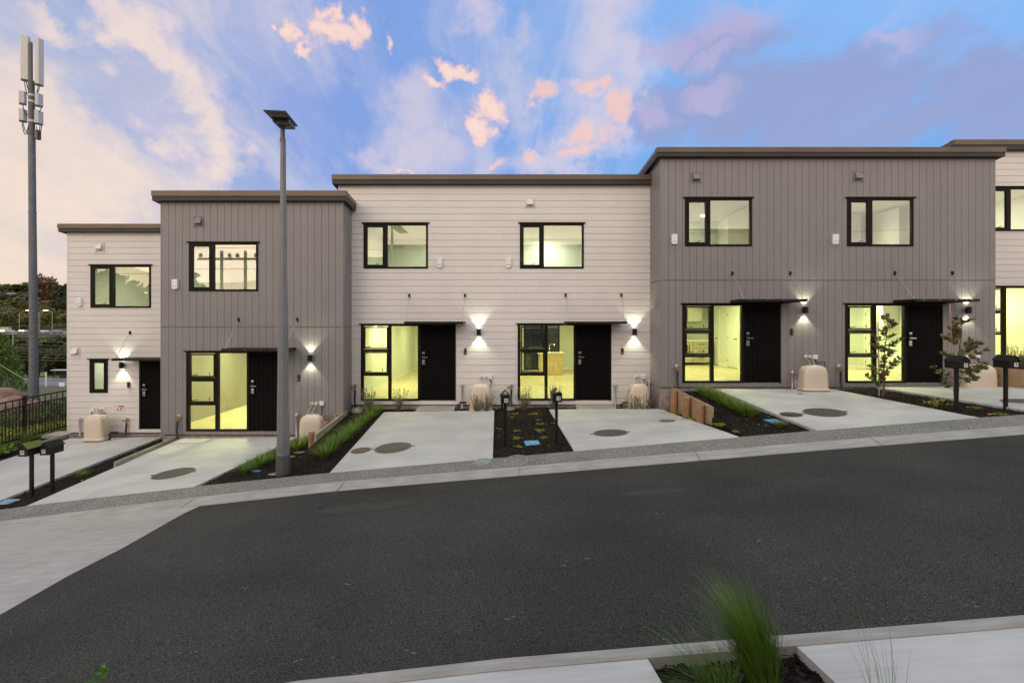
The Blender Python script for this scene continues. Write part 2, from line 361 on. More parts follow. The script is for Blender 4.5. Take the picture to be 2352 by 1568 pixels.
# ------------------------------------------------------------------ terrain profiles
TA = [(-30, -5.3), (-13, -3.92), (-9, -3.47), (-5.01, -3.023), (-2.93, -2.796), (-2.095, -2.719), (.189, -2.530), (2.9, -2.306), (5.40, -2.092), (8.71, -1.834), (14, -1.42), (30, -.2)]
TB = [(-30, -5.25), (-13, -3.87), (-8.72, -3.417), (-5.24, -2.993), (-3.064, -2.753), (3.033, -2.242), (5.65, -2.023), (9.115, -1.752), (14, -1.37), (30, -.15)]
TC = [(-30, -5.1), (-13, -3.80), (-9.104, -3.3725), (-8.617, -3.293), (-5.47, -2.937), (-3.198, -2.704), (3.167, -2.145), (5.898, -1.916), (8.69, -1.694), (9.516, -1.640), (14, -1.30), (30, -.1)]
zA = lambda x: interp(TA, x); zB = lambda x: interp(TB, x); zC = lambda x: interp(TC, x)
def zroad(x, y): return zA(x) + .053 * (8.7 - y) + .03 * math.sin(math.pi * max(0, min(1, (y - 3.5) / 5.2)))
TH = [(-500, -3.3), (12, -3.55), (16, -3.55), (23, -4.0), (40, -7), (70, -10.5), (118, -14), (137, -14.5), (150, -14.6), (200, -12), (222, -4.5), (240, -3.2), (300, 5), (400, 19), (470, 22), (900, 18)]
def sstep(a, b, x):
    t = max(0, min(1, (x - a) / (b - a))); return t * t * (3 - 2 * t)
def ground_z(x, y):
    near = max(-4.5, min(1.5, zA(max(-16, min(18, x))))) + .053 * (8.7 - max(2.0, min(8.7, y))) - .10 - .30 * sstep(9.3, 9.7, y) - (.12 if y < 2.9 else 0)
    far = interp(TH, y)
    w = sstep(9.4, 14.5, y) if x < -13.4 else sstep(18, 34, y)
    if y < -10: w = 0
    return lerp(near, far, w)
def grid(xs, ys, fz, name, m, kind='structure', smooth=True):
    b = MB(); nx, ny = len(xs), len(ys)
    vs = [(x, y, fz(x, y)) for y in ys for x in xs]
    fs = [(j * nx + i, j * nx + i + 1, (j + 1) * nx + i + 1, (j + 1) * nx + i) for j in range(ny - 1) for i in range(nx - 1)]
    b.add(vs, fs); return struct(b.build(name, m, smooth=smooth), kind)
def frange(a, b, n): return [a + (b - a) * i / (n - 1) for i in range(n)]
gx = [-900, -600, -400, -300, -250, -200, -170, -140, -120, -100, -80, -60, -45, -35, -28, -22, -19, -17, -16, -15, -14.4, -13.9, -13.41, -13.39] + frange(-13, 18, 32) + [22, 30, 45, 70, 110, 180, 300, 500, 900]
gy = [-300, -100, -40, -20, -10, -5, 0, 2.0, 2.85, 2.95, 3.4, 5, 7, 8.7, 9.3, 9.5, 9.7, 10.5, 11.5, 12.5, 13.5, 14.5, 16, 18, 20, 22, 24, 27, 30, 34, 40, 50, 60, 70, 85, 100, 118, 137, 150, 165, 180, 200, 211, 222, 231, 240, 260, 280, 300, 330, 360, 400, 435, 470, 600, 900]
grid(gx, gy, ground_z, 'ground', 'bank')
# road
XS = frange(-30, 30, 121)
grid(XS, frange(3.45, 8.7, 12), zroad, 'road', 'asphalt')
# kerb channel and exposed-aggregate footpath: strips between known profiles
def strip(name, m, y0, y1, f0, f1, mids, x0=-30, x1=30):
    ys = [y0] + [lerp(y0, y1, t) for t, _ in mids] + [y1]
    def fz(x, y):
        t = (y - y0) / (y1 - y0); add = 0
        for tt, dz in mids:
            if abs(tt - t) < 1e-6: add = dz
        return lerp(f0(x), f1(x), t) + add
    return grid(frange(x0, x1, 121), ys, fz, name, m)
strip('kerb', 'kerb_concrete', 8.70, 9.10, lambda x: zroad(x, 8.7) + .004, zB, [(.12, -.012), (.45, -.016), (.75, .004)])
strip('footpath', 'aggregate', 9.10, 9.52, lambda x: zB(x) + .002, zC, [(.5, .0)])
# kerb joints
bj = MB()
for px in (-60, 430, 780, 1190, 1600, 2010, 2420):
    x = XW(px, 8.9)
    bj.hexa([(x - .006, 8.7, zroad(x, 8.7) + .0065), (x + .006, 8.7, zroad(x, 8.7) + .0065), (x + .05, 9.1, zB(x) + .0065), (x + .038, 9.1, zB(x) + .0065),
             (x - .006, 8.7, zroad(x, 8.7) + .009), (x + .006, 8.7, zroad(x, 8.7) + .009), (x + .05, 9.1, zB(x) + .009), (x + .038, 9.1, zB(x) + .009)])
struct(bj.build('kerb_joints', 'slot_grey'))
# pale concrete crossing on the left: ends along a diagonal
edge = [(459, 1162), (420, 1180), (290, 1254.5), (160, 1320.6), (0, 1412), (-160, 1500), (-300, 1580)]
def road_hit(px, py, f=zroad, y0=2.0, y1=16.0):
    a, b = y0, y1
    for _ in range(50):
        m_ = (a + b) / 2; x, y, z = W(px, py, m_)
        if z > f(x, y): a = m_
        else: b = m_
    return W(px, py, (a + b) / 2)
ep = [road_hit(*e) for e in edge]
ba = MB(); ny = 14
yy = frange(3.45, 8.70, ny); rows = []
exy = sorted([(p[1], p[0]) for p in ep])
for y in yy:
    xe = interp(exy, y); xl = -30
    rows.append([(lerp(xl, xe, (i / 24) ** .7), y) for i in range(25)])
vs = [(x, y, zroad(x, y) + .004) for r in rows for x, y in r]
ba.add(vs, [(j * 25 + i, j * 25 + i + 1, (j + 1) * 25 + i + 1, (j + 1) * 25 + i) for j in range(ny - 1) for i in range(24)])
struct(ba.build('vehicle_crossing', 'apron_concrete', smooth=True))

# pale scuffs and a smoother repair patch on the asphalt
rs = random.Random(3); b = MB()
for px, py, w in ((606, 1187, .10), (1080, 1200, .07), (1060, 1312, .09), (1320, 1290, .12), (803, 1340, .08), (905, 1497, .07), (706, 1512, .09), (845, 1545, .08), (2085, 1052, .22), (2240, 1392, .10), (2080, 1420, .08), (560, 1350, .05), (1500, 1180, .06), (1750, 1240, .05), (1180, 1420, .05), (1890, 1330, .06), (430, 1500, .06)):
    x, y, z = road_hit(px, py)
    for k in range(3):
        a = x + rs.gauss(0, w); c = y + rs.gauss(0, w * .25); l = rs.uniform(.008, .03); t = rs.uniform(.003, .008); an = rs.uniform(-.5, .5); ux, uy = math.cos(an) * l, math.sin(an) * l
        b.add([(p, q, zroad(p, q) + .004) for p, q in ((a - ux, c - uy - t), (a + ux, c + uy - t), (a + ux * .8, c + uy + t), (a - ux * .7, c - uy + t))], [(0, 1, 2, 3)])
struct(b.build('road_scuffs', 'road_scuff'))
for px, py, rx, ry in ((835, 1165, .75, .22), (1500, 1130, .5, .12)):
    x, y, z = road_hit(px, py); b = MB(); n = 40; c = [(x + rx * math.cos(6.2832 * i / n) * (1 + .2 * math.sin(i * 1.7)), y + ry * math.sin(6.2832 * i / n) * (1 + .2 * math.cos(i * 2.3))) for i in range(n)]
    b.add([(p, q, zroad(p, q) + .003) for p, q in c] + [(x, y, zroad(x, y) + .003)], [(i, (i + 1) % n, n) for i in range(n)]); struct(b.build('road_patch', 'asphalt_patch'))
# ------------------------------------------------------------------ patches (driveways, beds)
PATCH = {}
def make_patch(key, nL, nR, fL, fR):
    PATCH[key] = (nL, nR, fL, fR)
def pz(key, x, y):
    nL, nR, fL, fR = PATCH[key]
    yn = (nL[1] + nR[1]) / 2; yf = (fL[1] + fR[1]) / 2; v = (y - yn) / (yf - yn)
    xl, xr = lerp(nL[0], fL[0], v), lerp(nR[0], fR[0], v); u = (x - xl) / (xr - xl)
    return lerp(lerp(nL[2], nR[2], u), lerp(fL[2], fR[2], u), v)
def hit(key, px, py): return road_hit(px, py, lambda x, y: pz(key, x, y), 6, 30)
def patch_pt(key, u, v):
    nL, nR, fL, fR = [Vector(p) for p in PATCH[key]]
    return nL.lerp(nR, u).lerp(fL.lerp(fR, u), v)
def slab(key, name, nu=8, nv=10, th=.16, m='concrete', y_curve=True):
    b = MB(); vs = []; 
    for j in range(nv + 1):
        for i in range(nu + 1):
            p = patch_pt(key, i / nu, j / nv)
            if j == 0 and y_curve: p.z = zC(p.x) + .003
            vs.append(p)
    n = nu + 1
    fs = [(j * n + i, j * n + i + 1, (j + 1) * n + i + 1, (j + 1) * n + i) for j in range(nv) for i in range(nu)]
    b.add(vs, fs)
    ring = [i for i in range(n)] + [j * n + nu for j in range(1, nv + 1)] + [nv * n + i for i in range(nu - 1, -1, -1)] + [j * n for j in range(nv - 1, 0, -1)]
    o = len(b.v); b.v += [(vs[i].x, vs[i].y, vs[i].z - th) for i in ring]
    L = len(ring)
    for k in range(L): b.f.append((ring[k], ring[(k + 1) % L], o + (k + 1) % L, o + k)); b.m.append(0)
    ob = b.build(name, m); return struct(ob)
make_patch('d19', (-13.25, 9.5, -3.82), (-9.68, 9.5, -3.42), (-12.72, 15.45, -3.36), (-10.02, 15.45, -3.33))
make_patch('d17', (-8.617, 9.5, -3.293), (-5.567, 9.5, -2.948), (-8.38, 13.78, -2.985), (-5.36, 13.78, -2.97))
make_patch('d15', (-3.11, 9.5, -2.695), (-.143, 9.5, -2.40), (-3.127, 14.0, -2.345), (-.172, 14.0, -2.30))
make_patch('d13', (1.342, 9.5, -2.296), (4.338, 9.5, -2.04), (1.30, 14.0, -2.272), (4.24, 14.0, -2.25))
make_patch('d11', (5.768, 9.5, -1.937), (8.70, 9.5, -1.694), (5.516, 13.5, -1.657), (8.62, 13.5, -1.675))
make_patch('d9', (9.90, 9.5, -1.61), (13.05, 9.5, -1.37), (9.73, 13.5, -1.62), (12.85, 13.5, -1.60))
for k in ('d19', 'd17', 'd15', 'd13', 'd11', 'd9'): slab(k, 'driveway')
# sawn joints across the driveways
for k, v in (('d19', .62), ('d17', .34), ('d15', .30), ('d13', .22), ('d11', .30), ('d9', .3)):
    a, b_ = patch_pt(k, .0, v), patch_pt(k, 1, v); j = MB()
    n = 8; P0 = [a.lerp(b_, i / n) for i in range(n + 1)]
    for i in range(n):
        p, q = P0[i], P0[i + 1]; pzz = pz(k, p.x, p.y) + .0035; qz = pz(k, q.x, q.y) + .0035
        j.quad((p.x, p.y - .004, pzz), (q.x, q.y - .004, qz), (q.x, q.y + .004, qz), (p.x, p.y + .004, pzz))
    struct(j.build('driveway_joint', 'slot_grey'))
# entrance steps
make_patch('s15', (XW(954, 14.03), 14.04, -2.315), (XW(1042, 14.03), 14.04, -2.315), (XW(963.3, 14.55), 14.6, -2.262), (XW(1046, 14.55), 14.6, -2.262))
make_patch('s13', (XW(1325.2, 14.03), 14.04, -2.255), (XW(1416.7, 14.03), 14.04, -2.255), (XW(1322.7, 14.55), 14.6, -2.225), (XW(1404.7, 14.55), 14.6, -2.225))
for k in ('s15', 's13'): slab(k, 'entrance_step', 2, 2, .2, 'kerb_concrete', False)

SOIL_OBJS = []
def bed(key, nL, nR, fL, fR, nu=14, nv=36, chips=500, rough=.02, skirt=.5, edge_c=True, pale=.05):
    make_patch(key, nL, nR, fL, fR); b = MB(); n = nu + 1; vs = []
    r_ = random.Random(hash(key) % 1000 if False else sum(map(ord, key)))
    def zz(x, y): return rough * (noise.noise(Vector((x * 2.3, y * 2.3, 1.7))) + .6 * noise.noise(Vector((x * 9, y * 9, 3.1))))
    for j in range(nv + 1):
        for i in range(nu + 1):
            p = patch_pt(key, i / nu, j / nv); e = min(i, nu - i, nv - j, 2) / 2
            p.z += zz(p.x, p.y) * (.3 + .7 * e) + .02 * e
            if j == 0 and edge_c: p.z = zC(p.x) - .015
            vs.append(p)
    b.add(vs, [(j * n + i, j * n + i + 1, (j + 1) * n + i + 1, (j + 1) * n + i) for j in range(nv) for i in range(nu)])
    ring = [i for i in range(n)] + [j * n + nu for j in range(1, nv + 1)] + [nv * n + i for i in range(nu - 1, -1, -1)] + [j * n for j in range(nv - 1, 0, -1)]
    o = len(b.v); b.v += [(vs[i].x, vs[i].y, vs[i].z - skirt) for i in ring]; L = len(ring)
    for k in range(L): b.f.append((ring[k], ring[(k + 1) % L], o + (k + 1) % L, o + k)); b.m.append(0)
    for c in range(chips):                                  # bark chips lying on the bed
        u, v = r_.random(), r_.random(); p = patch_pt(key, u, v); 
        if u < .02 or u > .98: continue
        p.z += .02 + zz(p.x, p.y); L_ = r_.uniform(.008, .028); w = L_ * r_.uniform(.25, .5); a = r_.uniform(0, 6.28)
        ax = Vector((math.cos(a), math.sin(a), r_.uniform(-.5, .5))).normalized() * L_; ay = Vector((-math.sin(a), math.cos(a), r_.uniform(-.6, .6))).normalized() * w
        q = r_.random(); b.cur = 2 if q < pale else 1
        up = Vector((0, 0, r_.uniform(-.004, .01)))
        b.add([p - ax - ay + up, p + ax - ay + up, p + ax + ay + up * 1.6, p - ax + ay + up * 1.6], [(0, 1, 2, 3)])
    b.cur = 0
    ob = b.build('garden_bed', ['soil', 'bark_chip', 'pale_chip']); struct(ob); return ob
bed('b0', (-14.3, 9.5, -3.98), (-13.22, 9.5, -3.86), (-13.9, 15.5, -3.42), (-12.70, 15.5, -3.40), chips=500)
bed('b0b', (-14.0, 15.5, -3.42), (-12.90, 15.5, -3.42), (-14.2, 24, -3.5), (-13.0, 24, -3.5), chips=200, edge_c=False)
bed('b1', (-9.70, 9.5, -3.47), (-8.59, 9.5, -3.33), (-10.04, 15.5, -3.39), (-8.36, 15.5, -3.16), chips=1300)
bed('b2', (-5.60, 9.5, -2.99), (-4.15, 9.5, -2.85), (-5.35, 13.85, -3.03), (-4.10, 13.85, -3.03), chips=700, skirt=.3)
bed('b2u', (-4.17, 9.5, -2.83), (-3.09, 9.5, -2.73), (-4.15, 14.62, -2.40), (-3.10, 14.62, -2.37), chips=1300, skirt=.8)
bed('b15', (-3.14, 13.98, -2.39), (-.14, 13.98, -2.36), (-3.14, 14.64, -2.38), (-.14, 14.64, -2.36), nv=6, chips=200, edge_c=False)
bed('b3', (-.17, 9.5, -2.44), (1.36, 9.5, -2.33), (-.19, 14.64, -2.36), (1.32, 14.64, -2.31), chips=2000, pale=.035)
bed('b13', (1.30, 13.98, -2.33), (4.30, 13.98, -2.33), (1.30, 14.64, -2.33), (4.2, 14.64, -2.33), nv=6, chips=200, edge_c=False)
bed('b4', (4.30, 9.5, -2.09), (4.50, 9.5, -2.07), (4.20, 14.6, -2.33), (4.50, 14.6, -2.33), nu=4, chips=120)
bed('b4u', (4.465, 9.5, -2.07), (5.80, 9.5, -1.98), (4.465, 13.7, -1.78), (5.54, 13.7, -1.74), chips=1500, skirt=.8)
bed('b5', (8.67, 9.5, -1.73), (9.94, 9.5, -1.65), (8.60, 13.7, -1.71), (9.78, 13.7, -1.68), chips=1300)
bed('b6', (12.95, 9.5, -1.24), (18, 9.5, -1.0), (12.9, 15.1, -1.19), (18, 15.1, -1.15), chips=300, edge_c=False, skirt=.3)

# near side: kerb, slabs and planting bed below the camera
def znear(x): return zroad(x, 3.5) - (.03 * min(1.2, -x) if x < 0 else 0)
bk = MB(); xs = frange(-14, 18, 65)
prof = [(3.52, .0), (3.50, .035), (3.41, .045), (3.39, .03), (3.39, -.15)]
vs = [(x, y, znear(x) + dz) for x in xs for y, dz in prof]; n = len(prof)
bk.add(vs, [(i * n + j, (i + 1) * n + j, (i + 1) * n + j + 1, i * n + j + 1) for i in range(len(xs) - 1) for j in range(n - 1)])
struct(bk.build('kerb_edge', 'kerb_concrete'))
def near_pt(px, py): return road_hit(px, py, lambda x, y: znear(x) + .025, 1, 9)
p1 = near_pt(1483, 1504); p2 = near_pt(1521, 1568); p3 = near_pt(1819, 1473); p4 = near_pt(1920, 1568)
def ext(a, b, y): t = (y - a[1]) / (b[1] - a[1]); return lerp(a[0], b[0], t)
def near_slab(xl0, xl1, xr0, xr1, nm):
    b = MB(); nu = 16; vs = []
    for y, (xa, xb) in ((3.388, (xl0, xr0)), (1.6, (xl1, xr1))):
        for i in range(nu + 1):
            x = lerp(xa, xb, i / nu); vs.append((x, y, znear(x) + .025))
    vs += [(v[0], v[1], v[2] - .2) for v in vs]; n = nu + 1
    fs = [(i + n, i + n + 1, i + 1, i) for i in range(nu)]
    fs += [(i, i + 1, i + 1 + 2 * n, i + 2 * n) for i in range(nu)]
    fs += [(0, n, 3 * n, 2 * n), (nu, n + nu, 3 * n + nu, 2 * n + nu)]
    b.add(vs, fs); return struct(b.build(nm, 'concrete'))
xa0, xa1 = ext(p1, p2, 3.388), ext(p1, p2, 1.6); xb0, xb1 = ext(p3, p4, 3.388), ext(p3, p4, 1.6)
near_slab(xa0 - 4, xa1 - 4, xa0, xa1, 'driveway'); near_slab(xb0, xb1, xb0 + 5, xb1 + 5, 'driveway')
bed('bn', (xa1 - .02, 1.6, znear(xa1) - .03), (xb1 + .02, 1.6, znear(xb1) - .03), (xa0 - .02, 3.39, znear(xa0) - .05), (xb0 + .02, 3.39, znear(xb0) - .04), nu=24, nv=30, chips=2200, edge_c=False, pale=.03)

# ------------------------------------------------------------------ houses
def cells(x0, x1, z0, z1, holes):
    xs = sorted({x0, x1, *[h[0] for h in holes], *[h[1] for h in holes]}); zs = sorted({z0, z1, *[h[2] for h in holes], *[h[3] for h in holes]})
    xs = [x for x in xs if x0 <= x <= x1]; zs = [z for z in zs if z0 <= z <= z1]; out = []
    for j in range(len(zs) - 1):
        run = None
        for i in range(len(xs) - 1):
            cx, cz = (xs[i] + xs[i + 1]) / 2, (zs[j] + zs[j + 1]) / 2
            inh = any(h[0] < cx < h[1] and h[2] < cz < h[3] for h in holes)
            if inh:
                if run is not None: out.append((run, xs[i], zs[j], zs[j + 1])); run = None
            elif run is None: run = xs[i]
        if run is not None: out.append((run, x1, zs[j], zs[j + 1]))
    return out
def boards(b, x0, x1, z0, z1, holes, orient, put, pitch=.184, gap=.009, split=None):
    if orient == 'h':
        k = z0
        while k < z1 - .01:
            t = min(k + pitch, z1)
            for (a, c, d, e) in cells(x0, x1, k + gap, t, [h for h in holes if h[2] < t and h[3] > k + gap]): put(a, c, d, e, 'h')
            k += pitch
    else:
        spans = [(z0, z1)] if split is None else [(z0, split - .012), (split + .012, z1)]
        for s0, s1 in spans:
            k = x0
            while k < x1 - .01:
                t = min(k + pitch, x1)
                for (a, c, d, e) in cells(k + gap, t, s0, s1, [h for h in holes if h[0] < t and h[1] > k + gap]): put(a, c, d, e, 'v')
                k += pitch
def rectframe(b, x0, x1, z0, z1, w, y0, y1):
    b.box(x0, x0 + w, y0, y1, z0, z1); b.box(x1 - w, x1, y0, y1, z0, z1)
    b.box(x0 + w, x1 - w, y0, y1, z0, z0 + w); b.box(x0 + w, x1 - w, y0, y1, z1 - w, z1)
def light_disc(parent, name, x, y, z, size, energy, color):
    l = bpy.data.lights.new(name, 'AREA'); l.shape = 'DISK'; l.size = size; l.energy = energy; l.color = color
    o = bpy.data.objects.new(name, l); COL.objects.link(o); o.parent = parent; o.location = Vector((x, y, z)) - Vector(ORG[parent.name]); return o
def flashing(root, x0, x1, z, D_):
    b = MB(); b.box(x0 - .045, x1 + .045, D_ - .05, D_ + .01, z - .004, z + .024); b.build('head_flashing', 'black_frame', root)
def upper_window(root, D_, wl, wt, wr, wb, mull):
    x0, x1, z0, z1, xm = XW(wl, D_), XW(wr, D_), ZW(wb, D_), ZW(wt, D_), XW(mull, D_)
    b = MB(); rectframe(b, x0, x1, z0, z1, .055, D_ - .015, D_ + .07); b.box(xm - .04, xm + .04, D_ - .012, D_ + .07, z0 + .055, z1 - .055)
    w = b.build('window', 'black_frame', root, bevel=.004)
    s = MB(); rectframe(s, x0 + .058, xm - .043, z0 + .058, z1 - .058, .05, D_ - .022, D_ + .05); s.build('sash', 'black_frame', w, bevel=.004)
    MB().box(x0 + .1, xm - .09, D_ + .02, D_ + .026, z0 + .1, z1 - .1).build('pane', 'glass_upper', w); MB().box(xm + .04, x1 - .055, D_ + .02, D_ + .026, z0 + .055, z1 - .055).build('pane', 'glass_upper', w)
    b = MB(); b.tube([(xm - .3, D_ + .03, z0 + .12), (xm - .2, D_ + .015, z0 + .155)], .008, 5); b.build('stay', 'black_frame', w)
    flashing(w, x0, x1, z1, D_)
    return (x0, x1, z0, z1)
def handle_set(door, x, zt, D_):
    b = MB(); b.box(x - .035, x + .035, D_ - .055, D_ - .02, zt - .03, zt + .012); b.build('lock', 'chrome', door, bevel=.004)
    b = MB(); b.box(x - .04, x + .04, D_ - .05, D_ - .02, zt - .33, zt - .21); b.build('lock_plate', 'chrome', door, bevel=.004)
    b = MB(); b.box(x - .045, x + .045, D_ - .045, D_ - .018, zt - .36, zt + .03); b.build('lock_housing', 'black_metal', door)
    b = MB(); b.tube([(x - .03, D_ - .02, zt - .135), (x - .03, D_ - .075, zt - .135)], .014, 8); b.box(x - .045, x + .12, D_ - .09, D_ - .07, zt - .147, zt - .123); b.build('handle', 'chrome', door)
    b = MB(); 
    for i in range(3):
        for j in range(4): b.box(x - .024 + i * .018, x - .012 + i * .018, D_ - .053, D_ - .0495, zt - .312 + j * .022, zt - .298 + j * .022)
    b.build('keypad', 'slot_grey', door)
def door_leaf(root, x0, x1, z0, z1, D_, hx=None):
    b = MB(); n = 8; w = (x1 - x0) / n
    for i in range(n): b.box(x0 + i * w + .004, x0 + (i + 1) * w - .004, D_ + .005, D_ + .05, z0 + .06, z1)
    b.box(x0, x1, D_ + .014, D_ + .055, z0 + .05, z1); b.box(x0, x1, D_ - .012, D_ + .05, z0, z0 + .055)
    d = b.build('door', 'black_door', root); handle_set(d, (x0 + .09) if hx is None else hx, z0 + (z1 - z0) * .645, D_ + .012); return d
def door_unit(root, D_, L, T, Rr, Bb):
    x0, x1, z0, z1 = XW(L, D_), XW(Rr, D_), ZW(Bb, D_), ZW(T, D_); Wd = x1 - x0; H = z1 - z0
    u = lambda f: x0 + Wd * f
    v = lambda f: z1 - H * f
    b = MB(); y0, y1 = D_ - .015, D_ + .08
    b.box(x0, u(.028), y0, y1, z0, z1); b.box(u(.30), u(.32), y0, y1, z0 + .05, z1 - .045); b.box(u(.288), u(.298), y0, y1, z0 + .05, z1 - .045)
    b.box(u(.6), u(.625), y0, y1, z0, z1 - .045); b.box(u(.985), x1, y0, y1, z0, z1)
    b.box(u(.028), u(.6), y0, y1, z0, z0 + .05); b.box(u(.028), u(.985), y0, y1, z1 - .045, z1)
    for t in (.341, .658): b.box(u(.028), u(.288), y0, y1, v(t) - .035, v(t) + .03)
    w = b.build('window', 'black_frame', root, bevel=.003)
    for t0, t1 in ((.03, .322), (.36, .64)): s = MB(); rectframe(s, u(.032), u(.285), v(t1), v(t0), .034, y0 - .007, y1 - .03); s.build('sash', 'black_frame', w, bevel=.003)
    for t0, t1 in ((.03, .322), (.36, .64), (.68, .972)): MB().box(u(.032), u(.285), D_ + .02, D_ + .026, v(t1), v(t0)).build('pane', 'glass', w)
    MB().box(u(.32), u(.6), D_ + .02, D_ + .026, z0 + .05, z1 - .045).build('pane', 'glass', w)
    for t in (.31, .627):
        MB().tube([(u(.225), D_ + .03, v(t) + .02), (u(.222), D_ + .03, v(t) + .10)], .010, 5).build('catch', 'black_frame', w); MB().tube([(u(.05), D_ + .03, v(t) + .02), (u(.11), D_ + .02, v(t) + .045)], .009, 5).build('stay', 'black_frame', w)
    flashing(w, x0, x1, z1, D_)
    door_leaf(root, u(.627), u(.983), z0 + .01, z1 - .045, D_)
    return (x0, x1, z0, z1)
def canopy(root, D_, xc, z, wd, pr, anchors):
    x0, x1 = xc - wd / 2, xc + wd / 2
    b = MB(); b.hexa([(x0, D_ - pr, z - .012), (x1, D_ - pr, z - .012), (x1, D_ - .01, z + .02), (x0, D_ - .01, z + .02), (x0, D_ - pr, z - .002), (x1, D_ - pr, z - .002), (x1, D_ - .01, z + .03), (x0, D_ - .01, z + .03)])
    b.box(x0, x1, D_ - pr - .012, D_ - pr, z - .035, z + .03); b.box(x0, x0 + .012, D_ - pr, D_ - .01, z - .035, z + .034); b.box(x1 - .012, x1, D_ - pr, D_ - .01, z - .035, z + .034)
    b.box(x0 + .012, x1 - .012, D_ - .05, D_ - .01, z - .035, z + .018)
    c = b.build('canopy', 'black_metal', root)
    for i in range(4): MB().disc_y(lerp(x0, x1, (i + .5) / 4), D_ - pr - .012, z + .002, .009, .005, 8).build('screw', 'chrome', c)
    for (ax, ay), ex in zip(anchors, (x0 + .05, x1 - .05)):
        X_a, Z_a = XW(ax, D_), ZW(ay, D_)
        b = MB(); b.box(X_a - .028, X_a + .028, D_ - .02, D_, Z_a - .05, Z_a + .05); b.box(X_a - .012, X_a + .012, D_ - .05, D_ - .02, Z_a - .04, Z_a + .01); b.build('bracket', 'black_metal', root)
        b = MB(); b.tube([(X_a, D_ - .04, Z_a - .02), (ex, D_ - pr + .08, z + .02)], .008, 6); b.build('stay_rod', 'steel_rod', root)
LC = (.95, 1, .70)
def wall_light(root, D_, px, py, col=LC, e=27):
    x, z = XW(px, D_), ZW(py, D_); y = D_ - .085
    b = MB(); b.lathe((x, y, z), [(.052, -.085), (.058, -.085), (.058, .085), (.052, .085), (.05, .07)], 20, cap=False); b.lathe((x, y, z), [(.05, -.07), (.05, .07)], 20)
    b.box(x - .03, x + .03, y + .05, D_, z - .04, z + .04)
    w = b.build('wall_light', 'black_metal', root)
    MB().lathe((x, y, z), [(.046, .071), (.046, .0735)], 16).build('lamp_lens', 'lamp_lens', w); MB().lathe((x, y, z), [(.046, -.0735), (.046, -.071)], 16).build('lamp_lens', 'lamp_lens', w)
    for s in (1, -1):
        l = bpy.data.lights.new('beam', 'SPOT'); l.energy = e; l.color = col; l.spot_size = R(94); l.spot_blend = .55; l.shadow_soft_size = .012
        o = bpy.data.objects.new('beam', l); COL.objects.link(o); o.parent = w; o.location = Vector((x, y + .015, z + s * .088)) - Vector(ORG[root.name]); o.rotation_euler = (R(180) if s > 0 else 0, 0, 0)
def vent(root, D_, px, py, m):
    x, z = XW(px, D_), ZW(py, D_); h = .1
    b = MB(); rectframe(b, x - .13, x + .13, z - .13, z + .12, .016, D_ - .02, D_); b.box(x - .115, x + .115, D_ - .008, D_, z - .1, z + .105)
    b.box(x - .13, x - .115, D_ - .02, D_, z - .17, z - .13); b.box(x + .115, x + .13, D_ - .02, D_, z - .17, z - .13)
    v = b.build('vent', m, root)
    b = MB(); b.hexa([(x - .09, D_ - .13, z - .085), (x + .09, D_ - .13, z - .085), (x + .09, D_ - .01, z - .085), (x - .09, D_ - .01, z - .085), (x - .08, D_ - .03, z + .09), (x + .08, D_ - .03, z + .09), (x + .08, D_ - .01, z + .09), (x - .08, D_ - .01, z + .09)])
    b.build('hood', m, v, bevel=.004)
def isolator(root, D_, px, py):
    x, z = XW(px, D_), ZW(py, D_)
    b = MB(); vs = []; prof = [(-.075, .13), (.075, .13), (.075, -.10), (.05, -.13), (-.05, -.13), (-.075, -.10)]
    b.add([(x + a, D_ - .07, z + c) for a, c in prof] + [(x + a, D_, z + c) for a, c in prof], [(0, 1, 2, 3, 4, 5)[::-1]] + [(i, (i + 1) % 6, 6 + (i + 1) % 6, 6 + i) for i in range(6)])
    o = b.build('extract_grille', 'white_plastic', root, bevel=.006)
    b = MB(); b.box(x - .06, x + .06, D_ - .073, D_ - .069, z - .062, z - .052); b.build('slot', 'slot_grey', o)
def bell(root, D_, px, py):
    x, z = XW(px, D_), ZW(py, D_); b = MB(); b.box(x - .033, x + .033, D_ - .04, D_, z - .085, z + .085); o = b.build('doorbell', 'black_metal', root, bevel=.006)
    MB().disc_y(x, D_ - .04, z + .045, .014, .003, 10).build('lens', 'slot_grey', o); MB().disc_y(x, D_ - .04, z - .04, .018, .003, 10).build('button', 'slot_grey', o)
def connectors(root, D_, pts, dome_x, dome_z, dy=.4):
    for i, (px, py) in enumerate(pts):
        x, z = XW(px, D_), ZW(py, D_); b = MB(); ex = dome_x + (-.10, .02, .2)[i]
        if i < 2:
            b.disc_y(x, D_, z, .045, .03, 16); o = b.build('pipe_outlet', 'white_plastic', root)
            b = MB(); b.disc_y(x, D_ - .03, z, .02, .02, 10); b.tube([(x, D_ - .05, z), (x, D_ - .05, z - .07), (lerp(x, ex, .5), D_ - .08, lerp(z, dome_z, .5)), (ex, D_ - .14, dome_z - .05)], .010, 6); b.build('pipe', 'grey_plastic', o, smooth=True)
        else:
            b.box(x - .055, x + .055, D_ - .06, D_, z - .06, z + .05); o = b.build('isolator_switch', 'white_plastic', root, bevel=.008)
            b = MB(); b.tube([(x, D_ - .04, z - .06), (x + .01, D_ - .05, z - .16), (ex + .1, D_ - .06, lerp(z, dome_z, .6)), (ex + .06, D_ - .1, dome_z - .12)], .012, 6); b.build('cable', 'black_hose', o, smooth=True)
